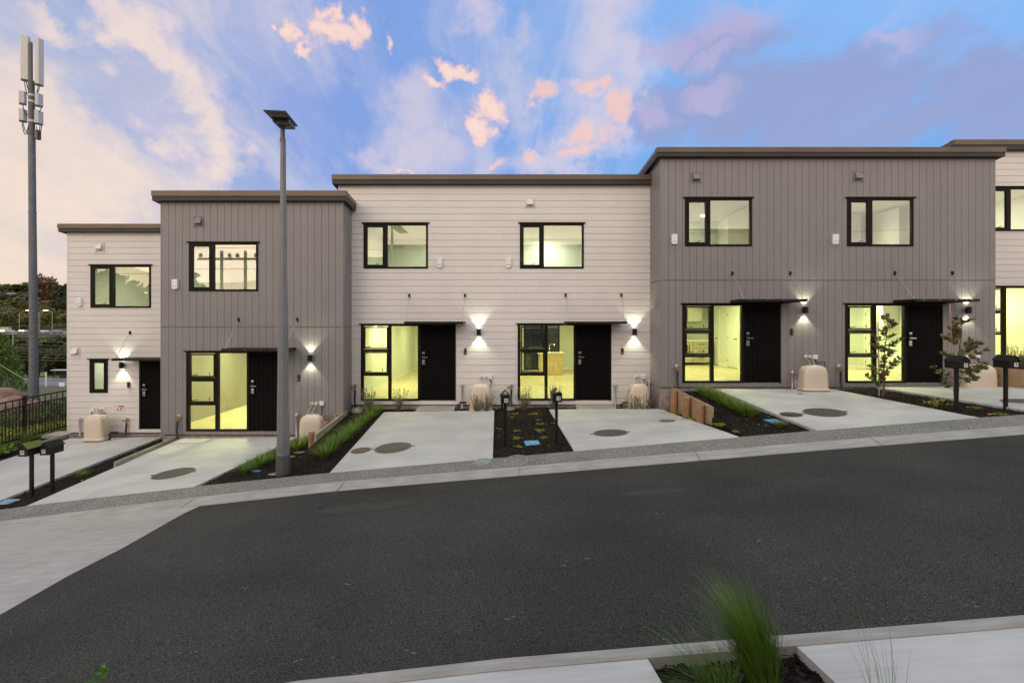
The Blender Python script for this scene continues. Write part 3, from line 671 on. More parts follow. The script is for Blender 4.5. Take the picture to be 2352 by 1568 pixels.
def tap(root, D_, px, py, zend):
    x, z = XW(px, D_), ZW(py, D_)
    b = MB(); b.disc_y(x, D_, z + .09, .04, .02, 14); o = b.build('garden_tap', 'white_plastic', root)
    b = MB(); b.tube([(x, D_, z + .09), (x, D_ - .07, z + .09)], .014, 8); b.tube([(x, D_ - .065, z + .1), (x, D_ - .065, z - .06)], .02, 8); b.tube([(x - .09, D_ - .065, z + .02), (x + .05, D_ - .065, z + .03)], .016, 8)
    b.box(x - .11, x - .08, D_ - .09, D_ - .04, z, z + .035); b.box(x - .015, x + .05, D_ - .08, D_ - .05, z + .075, z + .088); b.build('valve', 'brass', o)
    b = MB(); b.tube([(x, D_ - .065, z - .05), (x, D_ - .07, z - .16), (x - .01, D_ - .08, lerp(z, zend, .6)), (x + .02, D_ - .10, zend)], .024, 8); b.build('hose', 'black_hose', o, smooth=True)
def vent_pipe(root, D_, px, py, zend, cap=True):
    x, z = XW(px, D_), ZW(py, D_); b = MB(); b.tube([(x, D_ - .06, zend), (x, D_ - .06, z)], .025, 10); b.lathe((x, D_ - .06, z), [(.04, -.03), (.045, 0), (.03, .04), (.005, .055)], 12); b.build('vent_pipe', 'grey_plastic', root, smooth=True)
def room(root, x0, x1, y0, y1, z0, z1, col, power, lights, back_hole=None, upper=False, nl=2):
    b = MB()
    b.quad((x0, y0, z0), (x0, y1, z0), (x0, y1, z1), (x0, y0, z1)); b.quad((x1, y0, z1), (x1, y1, z1), (x1, y1, z0), (x1, y0, z0))
    for (a, c, d, e) in cells(x0, x1, z0, z1, [back_hole] if back_hole else []): b.quad((a, y1, d), (c, y1, d), (c, y1, e), (a, y1, e))
    b.quad((x0, y0, z1), (x0, y1, z1), (x1, y1, z1), (x1, y0, z1)); w = b.build('room', 'room_wall', root)
    b = MB(); b.box(x0, x1, y0, y1, z0 - .05, z0); b.build('room_floor', 'wood_floor', w)
    b = MB(); s0 = z0; b.box(x0, x0 + .015, y0, y1, s0, s0 + .1); b.box(x1 - .015, x1, y0, y1, s0, s0 + .1)
    if not back_hole: b.box(x0 + .015, x1 - .015, y1 - .015, y1, s0, s0 + .1)
    else: b.box(x0 + .015, back_hole[0] - .05, y1 - .015, y1, s0, s0 + .1); b.box(back_hole[1] + .05, x1 - .015, y1 - .015, y1, s0, s0 + .1)
    b.build('skirting', 'skirting', w)
    for lx, ly in lights: light_disc(root, 'ceiling_light', lx, ly, z1 - .03, .34, power / len(lights), col)
    return w
LOWC = (.93, .99, .41); UPC = (.95, 1, .72)
def int_door_right(parent, x, y0, y1, z0, h=2.0):     # door in a right-hand wall, facing left
    b = MB(); b.box(x - .03, x - .004, y0, y1, z0 + .02, z0 + h); d = b.build('interior_door', 'room_door', parent)
    b = MB(); b.box(x - .045, x - .003, y0 - .06, y0 - .005, z0, z0 + h + .06); b.box(x - .045, x - .003, y1 + .005, y1 + .06, z0, z0 + h + .06); b.box(x - .045, x - .003, y0 - .005, y1 + .005, z0 + h + .005, z0 + h + .06); b.build('architrave', 'skirting', d)
    b = MB(); b.tube([(x - .03, y0 + .09, z0 + 1), (x - .08, y0 + .09, z0 + 1)], .018, 8); b.box(x - .09, x - .075, y0 + .07, y0 + .2, z0 + .99, z0 + 1.01); b.build('door_handle', 'black_metal', d)
    b = MB(); b.box(x - .032, x - .004, y0, y1, z0 + .003, z0 + .018)
    for q in (.2, 1.0, 1.8): b.box(x - .036, x - .029, y1 - .02, y1, z0 + q, z0 + q + .09)
    b.build('hinge', 'black_metal', d)
HB = 24.4
def house(name, label, X0, X1, D_, ztop, zclad, zfound, orient, roof_px, upper=None, lower=None, small=None, sideL=False, sideR=False, split=None, roofL=0, roofR=0, overL=0, overR=0, group='terraced townhouses in a row', endcap=None, door_only=None, vent_list=(), iso=None, back_hole=None):
    root = thing('townhouse', ((X0 + X1) / 2, D_, zclad), label, 'house', group)
    holes = []
    m = 'white_clad' if orient == 'h' else 'grey_clad'
    def clampx(h): return (max(X0 + .001, h[0]), min(X1 - .001, h[1]), h[2], h[3])
    if upper: holes.append(clampx(upper_window(root, D_, *upper)))
    if lower: holes.append(clampx(door_unit(root, D_, *lower)))
    if small:
        wl, wt, wr, wb = small; x0, x1, z0, z1 = XW(wl, D_), XW(wr, D_), ZW(wb, D_), ZW(wt, D_)
        b = MB(); rectframe(b, x0, x1, z0, z1, .06, D_ - .015, D_ + .07); w = b.build('window', 'black_frame', root, bevel=.004)
        b = MB(); rectframe(b, x0 + .062, x1 - .062, z0 + .062, z1 - .062, .05, D_ - .022, D_ + .05); b.build('sash', 'black_frame', w)
        b = MB(); b.box(x0 + .1, x1 - .1, D_ + .02, D_ + .026, z0 + .1, z1 - .1); b.build('pane', 'glass_upper', w); flashing(w, x0, x1, z1, D_); holes.append((x0, x1, z0, z1))
    if door_only:
        wl, wt, wr, wb = door_only; x0, x1, z0, z1 = XW(wl, D_), XW(wr, D_), ZW(wb, D_), ZW(wt, D_)
        b = MB(); b.box(x0, x0 + .06, D_ - .015, D_ + .08, z0, z1); b.box(x1 - .06, x1, D_ - .015, D_ + .08, z0, z1); b.box(x0 + .06, x1 - .06, D_ - .015, D_ + .08, z1 - .045, z1); b.build('door_frame', 'black_frame', root)
        door_leaf(root, x0 + .062, x1 - .062, z0 + .01, z1 - .045, D_, x0 + .16); holes.append((x0, x1, z0, z1))
    b = MB()
    XL_, XR_ = X0 + (.024 if sideL else 0), X1 - (.024 if sideR else 0)
    for (a, c, d, e) in cells(XL_, XR_, zclad, ztop, holes): b.box(a, c, D_ + .022, D_ + .17, d, e)
    boards(b, XL_, XR_, zclad, ztop, holes, orient, lambda a, c, d, e, o: b.box(a, c, D_, D_ + .022, d, e), split=split, gap=.0105 if orient == 'h' else .008)
    # side walls (boards face outwards)
    for on, xx, s in ((sideL, X0, -1), (sideR, X1, 1)):
        yb = HB
        b.box(min(xx - s * .022, xx - s * .15), max(xx - s * .022, xx - s * .15), D_ + .17, yb, zfound, ztop - .05)
        if not on: continue
        boards(b, D_ + .026, yb, zclad, ztop - .02, [], orient, lambda a, c, d, e, o: b.box(min(xx, xx - s * .022), max(xx, xx - s * .022), a + (.0 if o == 'v' else .0), c, d, e), split=split)
        b.box(xx - .003 if s < 0 else xx - .028, xx + .028 if s < 0 else xx + .003, D_ - .003, D_ + .030, zclad - .002, ztop + .002)
    wall = b.build('wall', m, root)
    bk = back_hole
    b = MB()
    for (a, c, d, e) in cells(X0 + .16, X1 - .16, zfound, ztop - .9, [bk] if bk else []): b.box(a, c, HB - .12, HB, d, e)
    b.build('back_wall', m, root)
    b = MB(); b.box(X0 + .03, X1 - .03, D_ + .03, HB - .13, zfound - .6, zclad - .03)
    b.build('foundation', 'foundation', root)
    # roof: front fascia (gutter + wide flashing), falling gently to the back
    Df = D_ - .15; zt = ZW(roof_px[0], Df); zb = ZW(roof_px[1], Df); xl, xr = X0 - overL, X1 + overR; sl = .077
    zm = lerp(zt, zb, .52)
    b = MB(); yb = HB + .15; dz = -sl * (yb - Df)
    b.hexa([(xl, Df + .03, zb + .03), (xr, Df + .03, zb + .03), (xr, yb, zb + .03 + dz), (xl, yb, zb + .03 + dz), (xl, Df + .03, zt - .01), (xr, Df + .03, zt - .01), (xr, yb, zt - .01 + dz), (xl, yb, zt - .01 + dz)])
    b.build('roof', 'dark_roof', root)
    b = MB(); b.box(xl, xr, Df, Df + .028, zb, zm); b.box(xl, xr, Df + .028, D_ + .02, zb + .002, zb + .028)
    for side, xx, s in ((overL, xl, -1), (overR, xr, 1)):
        if side: 
            x_a, x_b = (xx - .02, xx - .001) if s < 0 else (xx + .001, xx + .02)
            b.hexa([(x_a, Df, zb), (x_b, Df, zb), (x_b, yb, zb + dz), (x_a, yb, zb + dz), (x_a, Df, zm), (x_b, Df, zm), (x_b, yb, zm + dz), (x_a, yb, zm + dz)])
    b.build('fascia', 'dark_roof', root)
    b = MB(); e = .022; b.box(xl - (.03 if overL else 0), xr + (.03 if overR else 0), Df - e, Df + .02, zm, zt); b.box(xl - (.03 if overL else 0), xr + (.03 if overR else 0), Df - e, Df + .16, zt + .0005, zt + .012)
    for side, xx, s in ((overL, xl, -1), (overR, xr, 1)):
        if side:
            x_a, x_b = (xx - .03, xx - .0) if s < 0 else (xx + .0, xx + .03)
            b.hexa([(x_a, Df + .021, zm), (x_b, Df + .021, zm), (x_b, yb, zm + dz), (x_a, yb, zm + dz), (x_a, Df + .021, zt), (x_b, Df + .021, zt), (x_b, yb, zt + dz), (x_a, yb, zt + dz)])
    k = xl + .4
    while k < xr: b.disc_y(k, Df - e, lerp(zm, zt, .12), .012, .006, 6); k += .9
    b.build('roof_flashing', 'brown_flash', root)
    for vx, vy in vent_list: vent(root, D_, vx, vy, m if orient == 'v' else 'white_clad')
    if iso: isolator(root, D_, *iso)
    return root
def zz_(py, D_): return ZW(py, D_)
D19, D17, DW_, DG, D7 = 15.6, 13.83, 14.63, 13.68, 15.1
XS0, XS1 = -4.172, 4.184; XM, XG, XG1 = .04, 8.57, 12.95
def upz(D_, wb): return ZW(wb, D_) - 1.0      # upper floor level from window sill
BH13 = (1.08, 2.74, -2.12, .05)

h19 = house('h19', 'short white weatherboard townhouse at the left end, door half hidden by its grey neighbour', -12.95, -9.0, D19, ZW(533, D19), ZW(993.6, D19), ZW(1003, D19), 'h', (515, 532),
            upper=(208, 609, 347, 707, 259), small=(206, 825, 248, 902), door_only=(320, 824, 406, 985), sideL=True, overL=.12, vent_list=((230, 566), (174, 805)), iso=(184, 694))
canopy(h19, D19, -10.27, -1.0, 1.58, .75, ((299, 764), (420, 764)))
wall_light(h19, D19, 283, 838); bell(h19, D19, 296, 883)
connectors(h19, D19, ((228, 939.5), (236, 939), (213, 940.5)), -12.05, ZW(951, D19))
tap(h19, D19, 294, 967, ZW(999, D19)); vent_pipe(h19, D19, 187, 962, -3.3)
b = MB(); b.box(XW(313, D19) + .0, XW(316, D19), D19 - .002, D19, -2.55, -2.42)
x, z = XW(279, D19), ZW(936.5, D19); b = MB(); b.box(x - .08, x + .08, D19 - .012, D19 - .001, z - .07, z + .07); s_ = b.build('gas_sign', 'number_white', h19)
b = MB(); b.box(x - .08, x + .08, D19 - .015, D19 - .012, z + .03, z + .07); b.disc_y(x, D19 - .012, z - .02, .03, .003, 12); b.build('sign_print', 'sign_red', s_)
x, z = XW(268, D19), ZW(938, D19); b = MB(); b.disc_y(x, D19, z, .045, .02, 14); b.tube([(x, D19 - .02, z), (x, D19 - .08, z)], .015, 8); b.tube([(x - .04, D19 - .07, z + .03), (x + .04, D19 - .07, z - .03)], .014, 6); b.build('gas_valve', 'chrome', h19)

h17 = house('h17', 'grey vertical-boarded townhouse left of the white pair, partly behind the lamp post', -9.0, XS0, D17, ZW(461, D17), ZW(998, D17), ZW(1004, D17), 'v', (439, 460.5),
            upper=(434, 557, 593, 669, 489), lower=(428, 807, 660, 990), sideL=True, sideR=True, overL=.11, overR=.10, split=ZW(751, D17), vent_list=((457, 507),), iso=(404, 653))
canopy(h17, D17, -6.2, -.64, 1.58, .75, ((548, 734), (683, 734)))
wall_light(h17, D17, 714, 822, e=34); bell(h17, D17, 687, 867)
connectors(h17, D17, ((717, 927), (727, 927), (740, 925)), -5.0, ZW(951, D17)); tap(h17, D17, 411, 963, ZW(1004, D17)); vent_pipe(h17, D17, 683, 952, -3.0)

h15 = house('h15', 'left half of the white weatherboard pair, bare lit room behind its glazed entrance', -4.55, XM, DW_, ZW(423, DW_), ZW(929.5, DW_), ZW(942, DW_), 'h', (402, 422.5),
            upper=(835, 513, 983, 617, 887), lower=(829, 745, 1047, 920), sideL=True, overL=.1, iso=(1010, 604))
canopy(h15, DW_, -1.78, .05, 1.58, .72, ((940, 679), (1068, 679)))
wall_light(h15, DW_, 1100, 763); bell(h15, DW_, 1069, 807)
connectors(h15, DW_, ((1106, 866), (1116, 866), (1126, 865)), -.55, ZW(881, DW_)); tap(h15, DW_, 817, 890, ZW(934, DW_)); vent_pipe(h15, DW_, 1062, 884, -2.35)
h13 = house('h13', 'right half of the white weatherboard pair, kitchen island seen through its glazed entrance', XM, XS1, DW_, ZW(423, DW_), ZW(929.5, DW_), ZW(942, DW_), 'h', (402, 422.5),
            upper=(1194, 513, 1341, 617, 1246), lower=(1189, 744, 1404, 919.5), iso=(1168, 604), vent_list=((1217, 464),), back_hole=BH13, sideR=False)
canopy(h13, DW_, 2.57, .05, 1.58, .72, ((1299, 678), (1427, 678)))
wall_light(h13, DW_, 1456, 762); bell(h13, DW_, 1429, 806)
connectors(h13, DW_, ((1461, 866), (1468, 866), (1478, 865)), 3.8, ZW(881, DW_)); tap(h13, DW_, 1174, 890, ZW(936, DW_)); vent_pipe(h13, DW_, 1412, 884, -2.35)
b = MB(); b.box(XM + .004, XM + .012, DW_ - .004, DW_ + .01, ZW(660, DW_), ZW(424, DW_)); b.build('cover_strip', 'white_clad', h13)

h11 = house('h11', 'left half of the tall grey boarded pair, kitchen cabinets lit behind its entrance glazing', XS1, XG, DG, ZW(360, DG), ZW(888.7, DG), ZW(960, DG), 'v', (339.5, 359),
            upper=(1573, 455, 1727, 566, 1628), lower=(1567, 698, 1793, 879), sideL=True, overL=.11, split=ZW(644, DG), iso=(1548, 550), vent_list=((1598, 406),))
canopy(h11, DG, 6.8, .60, 1.58, .75, ((1682, 628), (1815, 628)))
wall_light(h11, DG, 1846, 712, e=34); bell(h11, DG, 1818, 762)
connectors(h11, DG, ((1851, 819), (1861, 819), (1871, 819)), 8.15, ZW(838, DG)); tap(h11, DG, 1554, 848, ZW(889, DG)); vent_pipe(h11, DG, 1817, 855, -1.7)
b = MB(); x, z = XW(1828.5, DG), ZW(878, DG); b.box(x - .045, x + .045, DG - .012, DG - .001, z - .14, z + .14); s_ = b.build('warning_label', 'number_white', h11)
b = MB(); b.box(x - .04, x + .04, DG - .015, DG - .012, z + .08, z + .12); b.box(x - .02, x + .02, DG - .015, DG - .012, z + .03, z + .055); b.box(x - .006, x + .006, DG - .015, DG - .012, z - .11, z + .0); b.build('sign_print', 'sign_red', s_)
h9 = house('h9', 'right half of the tall grey boarded pair, two slender young trees before its entrance', XG, XG1, DG, ZW(360, DG), ZW(888.7, DG), ZW(900, DG), 'v', (339.5, 359),
           upper=(1945, 455, 2098, 566, 2000), lower=(1941, 698, 2165, 879), sideR=True, overR=.10, split=ZW(644, DG), iso=(1917, 550), vent_list=((1970, 404),))
canopy(h9, DG, 11.06, .60, 1.58, .75, ((2055, 627), (2187, 627)))
wall_light(h9, DG, 2219, 712, e=34); bell(h9, DG, 2190, 762)
connectors(h9, DG, ((2220, 820), (2228, 820), (2243, 816)), 12.4, ZW(838, DG)); tap(h9, DG, 1927, 848, ZW(892, DG))
h7 = house('h7', 'white weatherboard townhouse cut off by the right edge, behind the timber wall', 13.06, 17.6, D7, ZW(344, D7), -1.05, -1.2, 'h', (322, 343),
           upper=(2268, 430, 2411, 531, 2318), lower=(2245, 658, 2450, 823), sideL=True, overL=.06, sideR=True, overR=.1)

# rooms
def Zf(D_, b_): return ZW(b_, D_) + .03
fl = {'19': Zf(D19, 985), '17': Zf(D17, 990), '15': Zf(DW_, 919), '13': Zf(DW_, 919), '11': Zf(DG, 879), '9': Zf(DG, 879), '7': Zf(D7, 823)}
PWL, PWU = 74, 34
room(h19, -12.75, -11.6, D19 + .171, D19 + 2.4, fl['19'], fl['19'] + 2.35, UPC, 15, [(-12.1, 16.9)])
room(h17, -8.90, -4.34, D17 + .171, 23.5, fl['17'], fl['17'] + 2.38, LOWC, 290, [(-7.4, 15.0), (-7.8, 16.6), (-6.6, 18.2), (-7.6, 19.5)])
room(h15, -3.98, -.10, DW_ + .171, 23.9, fl['15'], fl['15'] + 2.38, LOWC, 190, [(-3.2, 16.6), (-3.2, 18.2), (-1.5, 18.5), (-2.5, 21.5)])
r13 = room(h13, .20, 4.00, DW_ + .171, HB - .125, fl['13'], fl['13'] + 2.38, LOWC, 190, [(1.2, 16.0), (2.5, 18), (3.3, 21.5), (1.0, 20.5)], back_hole=(BH13[0], BH13[1], fl['13'] + .0, .05))
r11 = room(h11, 4.36, 8.0, DG + .171, 20.2, fl['11'], fl['11'] + 2.38, LOWC, 175, [(5.6, 15.2), (6.8, 17.0), (5.5, 18.6)])
r9 = room(h9, 8.75, 12.25, DG + .171, 18.0, fl['9'], fl['9'] + 2.38, LOWC, 150, [(10, 15.0), (11, 16.4)])
r7 = room(h7, 13.25, 17.4, D7 + .171, 19.6, fl['7'], fl['7'] + 2.38, LOWC, 165, [(14.8, 16.4), (16.2, 18)])
def uroom(h, x0, x1, D_, wb, depth, L, p=PWU):
    z0 = upz(D_, wb); return room(h, x0, x1, D_ + .171, D_ + depth, z0, z0 + 2.36, UPC, p, L)
uroom(h19, -12.75, -9.2, D19, 707, 3.3, [(-10.9, 17.2)], 46); uroom(h17, -8.8, -5.0, D17, 669, 3.2, [(-6.4, 15.4)], 42)
uroom(h15, -4.0, -.2, DW_, 617, 3.3, [(-2.1, 16.5)], 50); uroom(h13, .25, 3.2, DW_, 617, 3.3, [(1.55, 17.2)], 50)
u11 = uroom(h11, 4.4, 7.2, DG, 566, 3.6, [(5.2, 16.4)], 46); u9 = uroom(h9, 8.8, 12.0, DG, 566, 3.4, [(9.6, 16.2)], 46); uroom(h7, 13.3, 16.5, D7, 531, 3.4, [(15, 17)], 46)
# upstairs joinery glimpsed through the panes
zu = upz(DG, 566)
b = MB(); y = DG + 3.59; b.box(6.05, 6.12, y - .03, y, zu, zu + 2.06); b.box(6.78, 6.85, y - .03, y, zu, zu + 2.06); b.box(6.12, 6.78, y - .03, y, zu + 2.0, zu + 2.06); b.build('architrave', 'skirting', h11)
b = MB(); b.box(6.125, 6.775, y - .015, y - .002, zu, zu + 2.0); b.build('interior_door', 'room_door', h11)
b = MB(); b.box(7.0, 7.19, DG + .6, DG + 2.4, zu, zu + 2.3); b.build('wardrobe', 'cabinet', h11)
b = MB(); b.lathe((6.35, DG + 2.6, zu + 2.345), [(.09, -.02), (.11, 0), (.11, .013)], 16); b.build('ceiling_lamp', 'downlight', h11)
b = MB(); b.box(10.35, 10.95, DG + 2.2, DG + 3.39, zu, zu + 2.35); b.box(11.35, 11.99, DG + 1.2, DG + 3.0, zu, zu + 2.3); b.build('wardrobe', 'room_door', h9)
b = MB(); zu2 = upz(DW_, 617); y = DW_ + 3.29; b.box(2.72, 2.78, y - .03, y, zu2, zu2 + 2.06); b.box(2.78, 3.19, y - .02, y, zu2, zu2 + 2.0); b.box(2.4, 2.48, y - .01, y, zu2 + 1.05, zu2 + 1.17); b.build('architrave', 'skirting', h13)
# lower interiors
int_door_right(r11, 8.0, 17.55, 18.35, fl['11']); int_door_right(r11, 8.0, 19.1, 19.9, fl['11']); int_door_right(r9, 12.25, 15.1, 15.9, fl['9']); int_door_right(r9, 12.25, 16.7, 17.5, fl['9'])
b = MB(); z = fl['9']; b.box(9.5, 10.25, 17.96, 17.996, z + .02, z + 2.0); d_ = b.build('interior_door', 'room_door', r9)
b = MB(); b.box(9.43, 9.495, 17.95, 17.997, z, z + 2.06); b.box(10.255, 10.32, 17.95, 17.997, z, z + 2.06); b.box(9.495, 10.255, 17.95, 17.997, z + 2.005, z + 2.06); b.build('architrave', 'skirting', d_)
b = MB(); b.box(9.50, 10.25, 17.955, 17.997, z + .002, z + .018); b.tube([(10.15, 17.96, z + 1), (10.15, 17.9, z + 1), (10.02, 17.9, z + 1)], .014, 6); b.build('door_handle', 'black_metal', d_)
b = MB(); b.box(11.7, 12.22, 16.0, 16.5, z + 1.55, z + 2.2); b.build('wall_unit', 'room_door', r9)
b = MB(); z = fl['7']; b.box(15.0, 15.8, 19.56, 19.597, z + .02, z + 2.0); d_ = b.build('interior_door', 'room_door', r7); b = MB(); b.tube([(15.1, 19.56, z + 1), (15.1, 19.5, z + 1), (15.24, 19.5, z + 1)], .014, 6); b.build('door_handle', 'black_metal', d_)
z = fl['13']
isl = thing('kitchen_island', (2.25, 21.8, z), 'plywood kitchen island with white benchtop seen through the entrance glazing of the right white house', 'island')
b = MB(); b.box(1.60, 2.56, 21.42, 22.2, z + .002, z + .89); b.build('cabinet_body', 'plywood', isl); b = MB(); b.box(1.52, 2.62, 21.36, 22.26, z + .892, z + .925); b.build('benchtop', 'worktop', isl)
b = MB(); b.tube([(2.05, 21.95, z + .92), (2.05, 21.95, z + 1.2), (2.10, 21.93, z + 1.28), (2.18, 21.9, z + 1.29), (2.24, 21.87, z + 1.24), (2.25, 21.86, z + 1.16)], .018, 8); b.build('tap', 'chrome', isl, smooth=True)
b = MB(); rectframe(b, BH13[0], BH13[1], z, .05, .06, HB - .115, HB - .02); b.box(1.88, 1.95, HB - .10, HB - .03, z + .06, -.01); sd = b.build('sliding_door', 'black_frame', h13); b = MB(); b.box(1.14, 2.68, HB - .07, HB - .064, z + .06, -.01); b.build('pane', 'glass', sd)
b = MB()
for i in range(30): b.box(-.6 + i * .16, -.45 + i * .16, 27.0, 27.03, -2.3, -.2)
b.box(-.6, 4.2, 27.03, 27.07, -.6, -.5); b.box(-.6, 4.2, 27.03, 27.07, -2.0, -1.9)
tag(b.build('rear_fence', 'fence_dark'), 'dark paling fence glimpsed through the rear glass door beyond the kitchen island', 'fence')
z = fl['11']
kc = thing('kitchen_cabinets', (7.1, 19.8, z), 'pale kitchen cabinets with drawers lit inside the left half of the grey pair', 'cabinets')
b = MB(); b.box(6.6, 7.72, 19.3, 20.15, z + .1, z + .88); b.build('base_cabinet', 'cabinet', kc); b = MB(); b.box(6.6, 7.76, 19.26, 20.18, z + .882, z + .92); b.build('benchtop', 'worktop', kc)
b = MB(); b.box(7.08, 7.6, 19.75, 20.18, z + 1.62, z + 2.3); b.build('wall_cabinet', 'room_door', kc); b = MB(); b.box(6.0, 6.58, 19.4, 20.18, z, z + 2.2); b.build('tall_cabinet', 'cabinet', kc)
b = MB()
for q in (.75, .5, .25): b.box(7.3, 7.52, 19.27, 19.299, z + q, z + q + .015)
for xx in (6.88, 6.96): b.box(xx, xx + .015, 19.27, 19.299, z + .5, z + .75)
b.box(7.1, 7.108, 19.288, 19.2995, z + .1, z + .88); b.box(7.1, 7.72, 19.288, 19.2995, z + .62, z + .628); b.box(7.1, 7.72, 19.288, 19.2995, z + .36, z + .368)
b.build('cabinet_handle', 'black_metal', kc)
#@@PART2@@
# ------------------------------------------------------------------ street furniture in front of the houses
def number_text(txt, x, y, z, h, parent, mname='number_black'):
    cu = bpy.data.curves.new('number', 'FONT'); cu.body = txt; cu.size = h * 1.35; cu.align_x = 'CENTER'; cu.align_y = 'CENTER'; cu.extrude = .001; cu.offset = .0022
    tmp = bpy.data.objects.new('number_tmp', cu); COL.objects.link(tmp); bpy.context.view_layer.update()
    me = bpy.data.meshes.new_from_object(tmp.evaluated_get(bpy.context.evaluated_depsgraph_get())); bpy.data.objects.remove(tmp)
    me.materials.clear(); me.materials.append(MT[mname]); org = Vector(ORG[parent.name])
    for v in me.vertices: v.co = Vector((v.co.x * .86 + x, y - v.co.z, v.co.y + z)) - org
    o = bpy.data.objects.new('number', me); COL.objects.link(o); o.parent = parent; ORG[o.name] = tuple(org)
def letterbox(px, py, key, hp, num, label, open_gable=False, roofm='black_metal'):
    x, y, z = hit(key, px, py); r = thing('letterbox', (x, y, z), label, 'letterbox', 'letterboxes along the footpath')
    b = MB(); b.box(x - .026, x + .026, y - .026, y + .026, z - .05, z + hp); b.build('post', 'black_metal', r)
    w, h, d = .088, .155, .17; z0 = z + hp; b = MB(); y0, y1 = y - d - .02, y + d
    b.box(x - w, x + w, y0 + .004, y1, z0, z0 + h)
    if open_gable: b.box(x - w, x + w, y0, y0 + .004, z0, z0 + h)
    else: b.add([(x - w, y0, z0 + h), (x + w, y0, z0 + h), (x, y0, z0 + h + .085), (x - w, y1, z0 + h), (x + w, y1, z0 + h), (x, y1, z0 + h + .085)], [(0, 1, 2), (5, 4, 3)]); b.box(x - w, x + w, y0, y0 + .004, z0, z0 + h)
    b.build('box', 'black_metal', r)
    b = MB()
    for s in (-1, 1):
        a = (x, z0 + h + .095); c = (x + s * (w + .02), z0 + h - .012)
        b.hexa([(a[0], y0 - .015, a[1] - .006), (c[0], y0 - .015, c[1] - .006), (c[0], y1 + .015, c[1] - .006), (a[0], y1 + .015, a[1] - .006), (a[0], y0 - .015, a[1]), (c[0], y0 - .015, c[1]), (c[0], y1 + .015, c[1]), (a[0], y1 + .015, a[1])])
    b.build('roof', roofm, r)
    b = MB(); nx = x + (.02 if x > 5 else (-.01 if x < -5 else .02)); b.box(nx - .037, nx + .037, y0 - .003, y0 - .0005, z0 + .035, z0 + .112); p = b.build('number_plate', 'number_white', r)
    number_text(num, nx, y0 - .004, z0 + .0735, .050, p)
    return r
mat('sheen_roof', (.17, .21, .05), .35, metal=.3)  # yellow-green window light reflected on the roof, put into its base colour
letterbox(72.7, 1143.6, 'b1', .86, '19', 'black letterbox 19 with yellow-green window reflection coloured onto its roof, leftmost in the picture', roofm='sheen_roof')
letterbox(120.3, 1132, 'b1', .80, '17', 'black letterbox 17 with a black roof, beside letterbox 19')
letterbox(1160.3, 1027.3, 'b3', .875, '15', 'black letterbox 15 with open gable, left side of the middle garden bed', True)
letterbox(1278, 1023.3, 'b3', .87, '13', 'black letterbox 13 with open gable, right side of the middle garden bed', True)
letterbox(2196.5, 946.8, 'b5', .86, '11', 'black letterbox 11 in front of the bushier young tree')
letterbox(2309.8, 939.3, 'b5', .81, '9', 'black letterbox 9 near the right edge, before the timber wall')

def street_lamp():
    x, y = -4.06, 9.75; z = -2.76; r = thing('solar_street_lamp', (x, y, z), 'tall grey octagonal solar street lamp standing in the mulch before the grey house', 'street lamp')
    b = MB(); b.lathe((x, y, z - .1), [(.130, 0), (.126, .43)], 8); b.build('base_sleeve', 'lamp_dark', r)
    b = MB(); b.lathe((x, y, z), [(.114, .3), (.090, 2.7), (.060, 4.3), (.046, 6.22)], 8); b.build('pole', 'lamp_grey', r)
    b = MB(); b.box(x - .05, x + .05, y - .117, y - .108, z + .45, z + .75); b.build('access_door', 'lamp_grey', r)
    b = MB(); b.lathe((x - .01, y, z), [(.052, 6.18), (.052, 6.24), (.042, 6.245), (.042, 6.42)], 12); b.tube([(x - .01, y, z + 6.40), (x - .02, y + .02, z + 6.52)], .035, 10); b.build('neck', 'lamp_grey', r)
    # head: solar panel plate with a lamp body under it, tilted towards the road
    a = Vector((-4.07, 10.0, 3.79)); c = Vector((-3.80, 8.78, 3.575)); u = (c - a).normalized(); w = Vector((1, 0, 0)); w = (w - u * w.dot(u)).normalized(); n_ = u.cross(w)
    if n_.z < 0: n_ = -n_
    L = (c - a).length
    def plate(bb, t0, t1, s0, s1, h0, h1):
        P = lambda t, s, h: a + u * (t * L) + w * s + n_ * h
        bb.hexa([P(t0, s0, h0), P(t0, s1, h0), P(t1, s1, h0), P(t1, s0, h0), P(t0, s0, h1), P(t0, s1, h1), P(t1, s1, h1), P(t1, s0, h1)])
        return bb
    plate(MB(), 0, 1, -.18, .18, .0, .025).build('solar_panel', 'lamp_dark', r, bevel=.01)
    bd = plate(MB(), .04, .60, -.14, .14, -.07, -.002).build('lamp_body', 'lamp_dark', r, bevel=.015)
    plate(MB(), .24, .36, -.09, .09, -.085, -.071).build('sensor_plate', 'brown_flash', bd)
    le = MB()
    for i in range(8):
        for j in range(2): plate(le, .72 + j * .07, .755 + j * .07, -.125 + i * .032, -.107 + i * .032, -.008, -.001)
    le.build('led_array', 'grey_plastic', r)
    P0 = a + u * (.2 * L) - n_ * .07; b = MB(); b.tube([(x - .02, y + .02, z + 6.5), tuple(P0)], .045, 10); b.build('bracket', 'lamp_grey', r)
street_lamp()

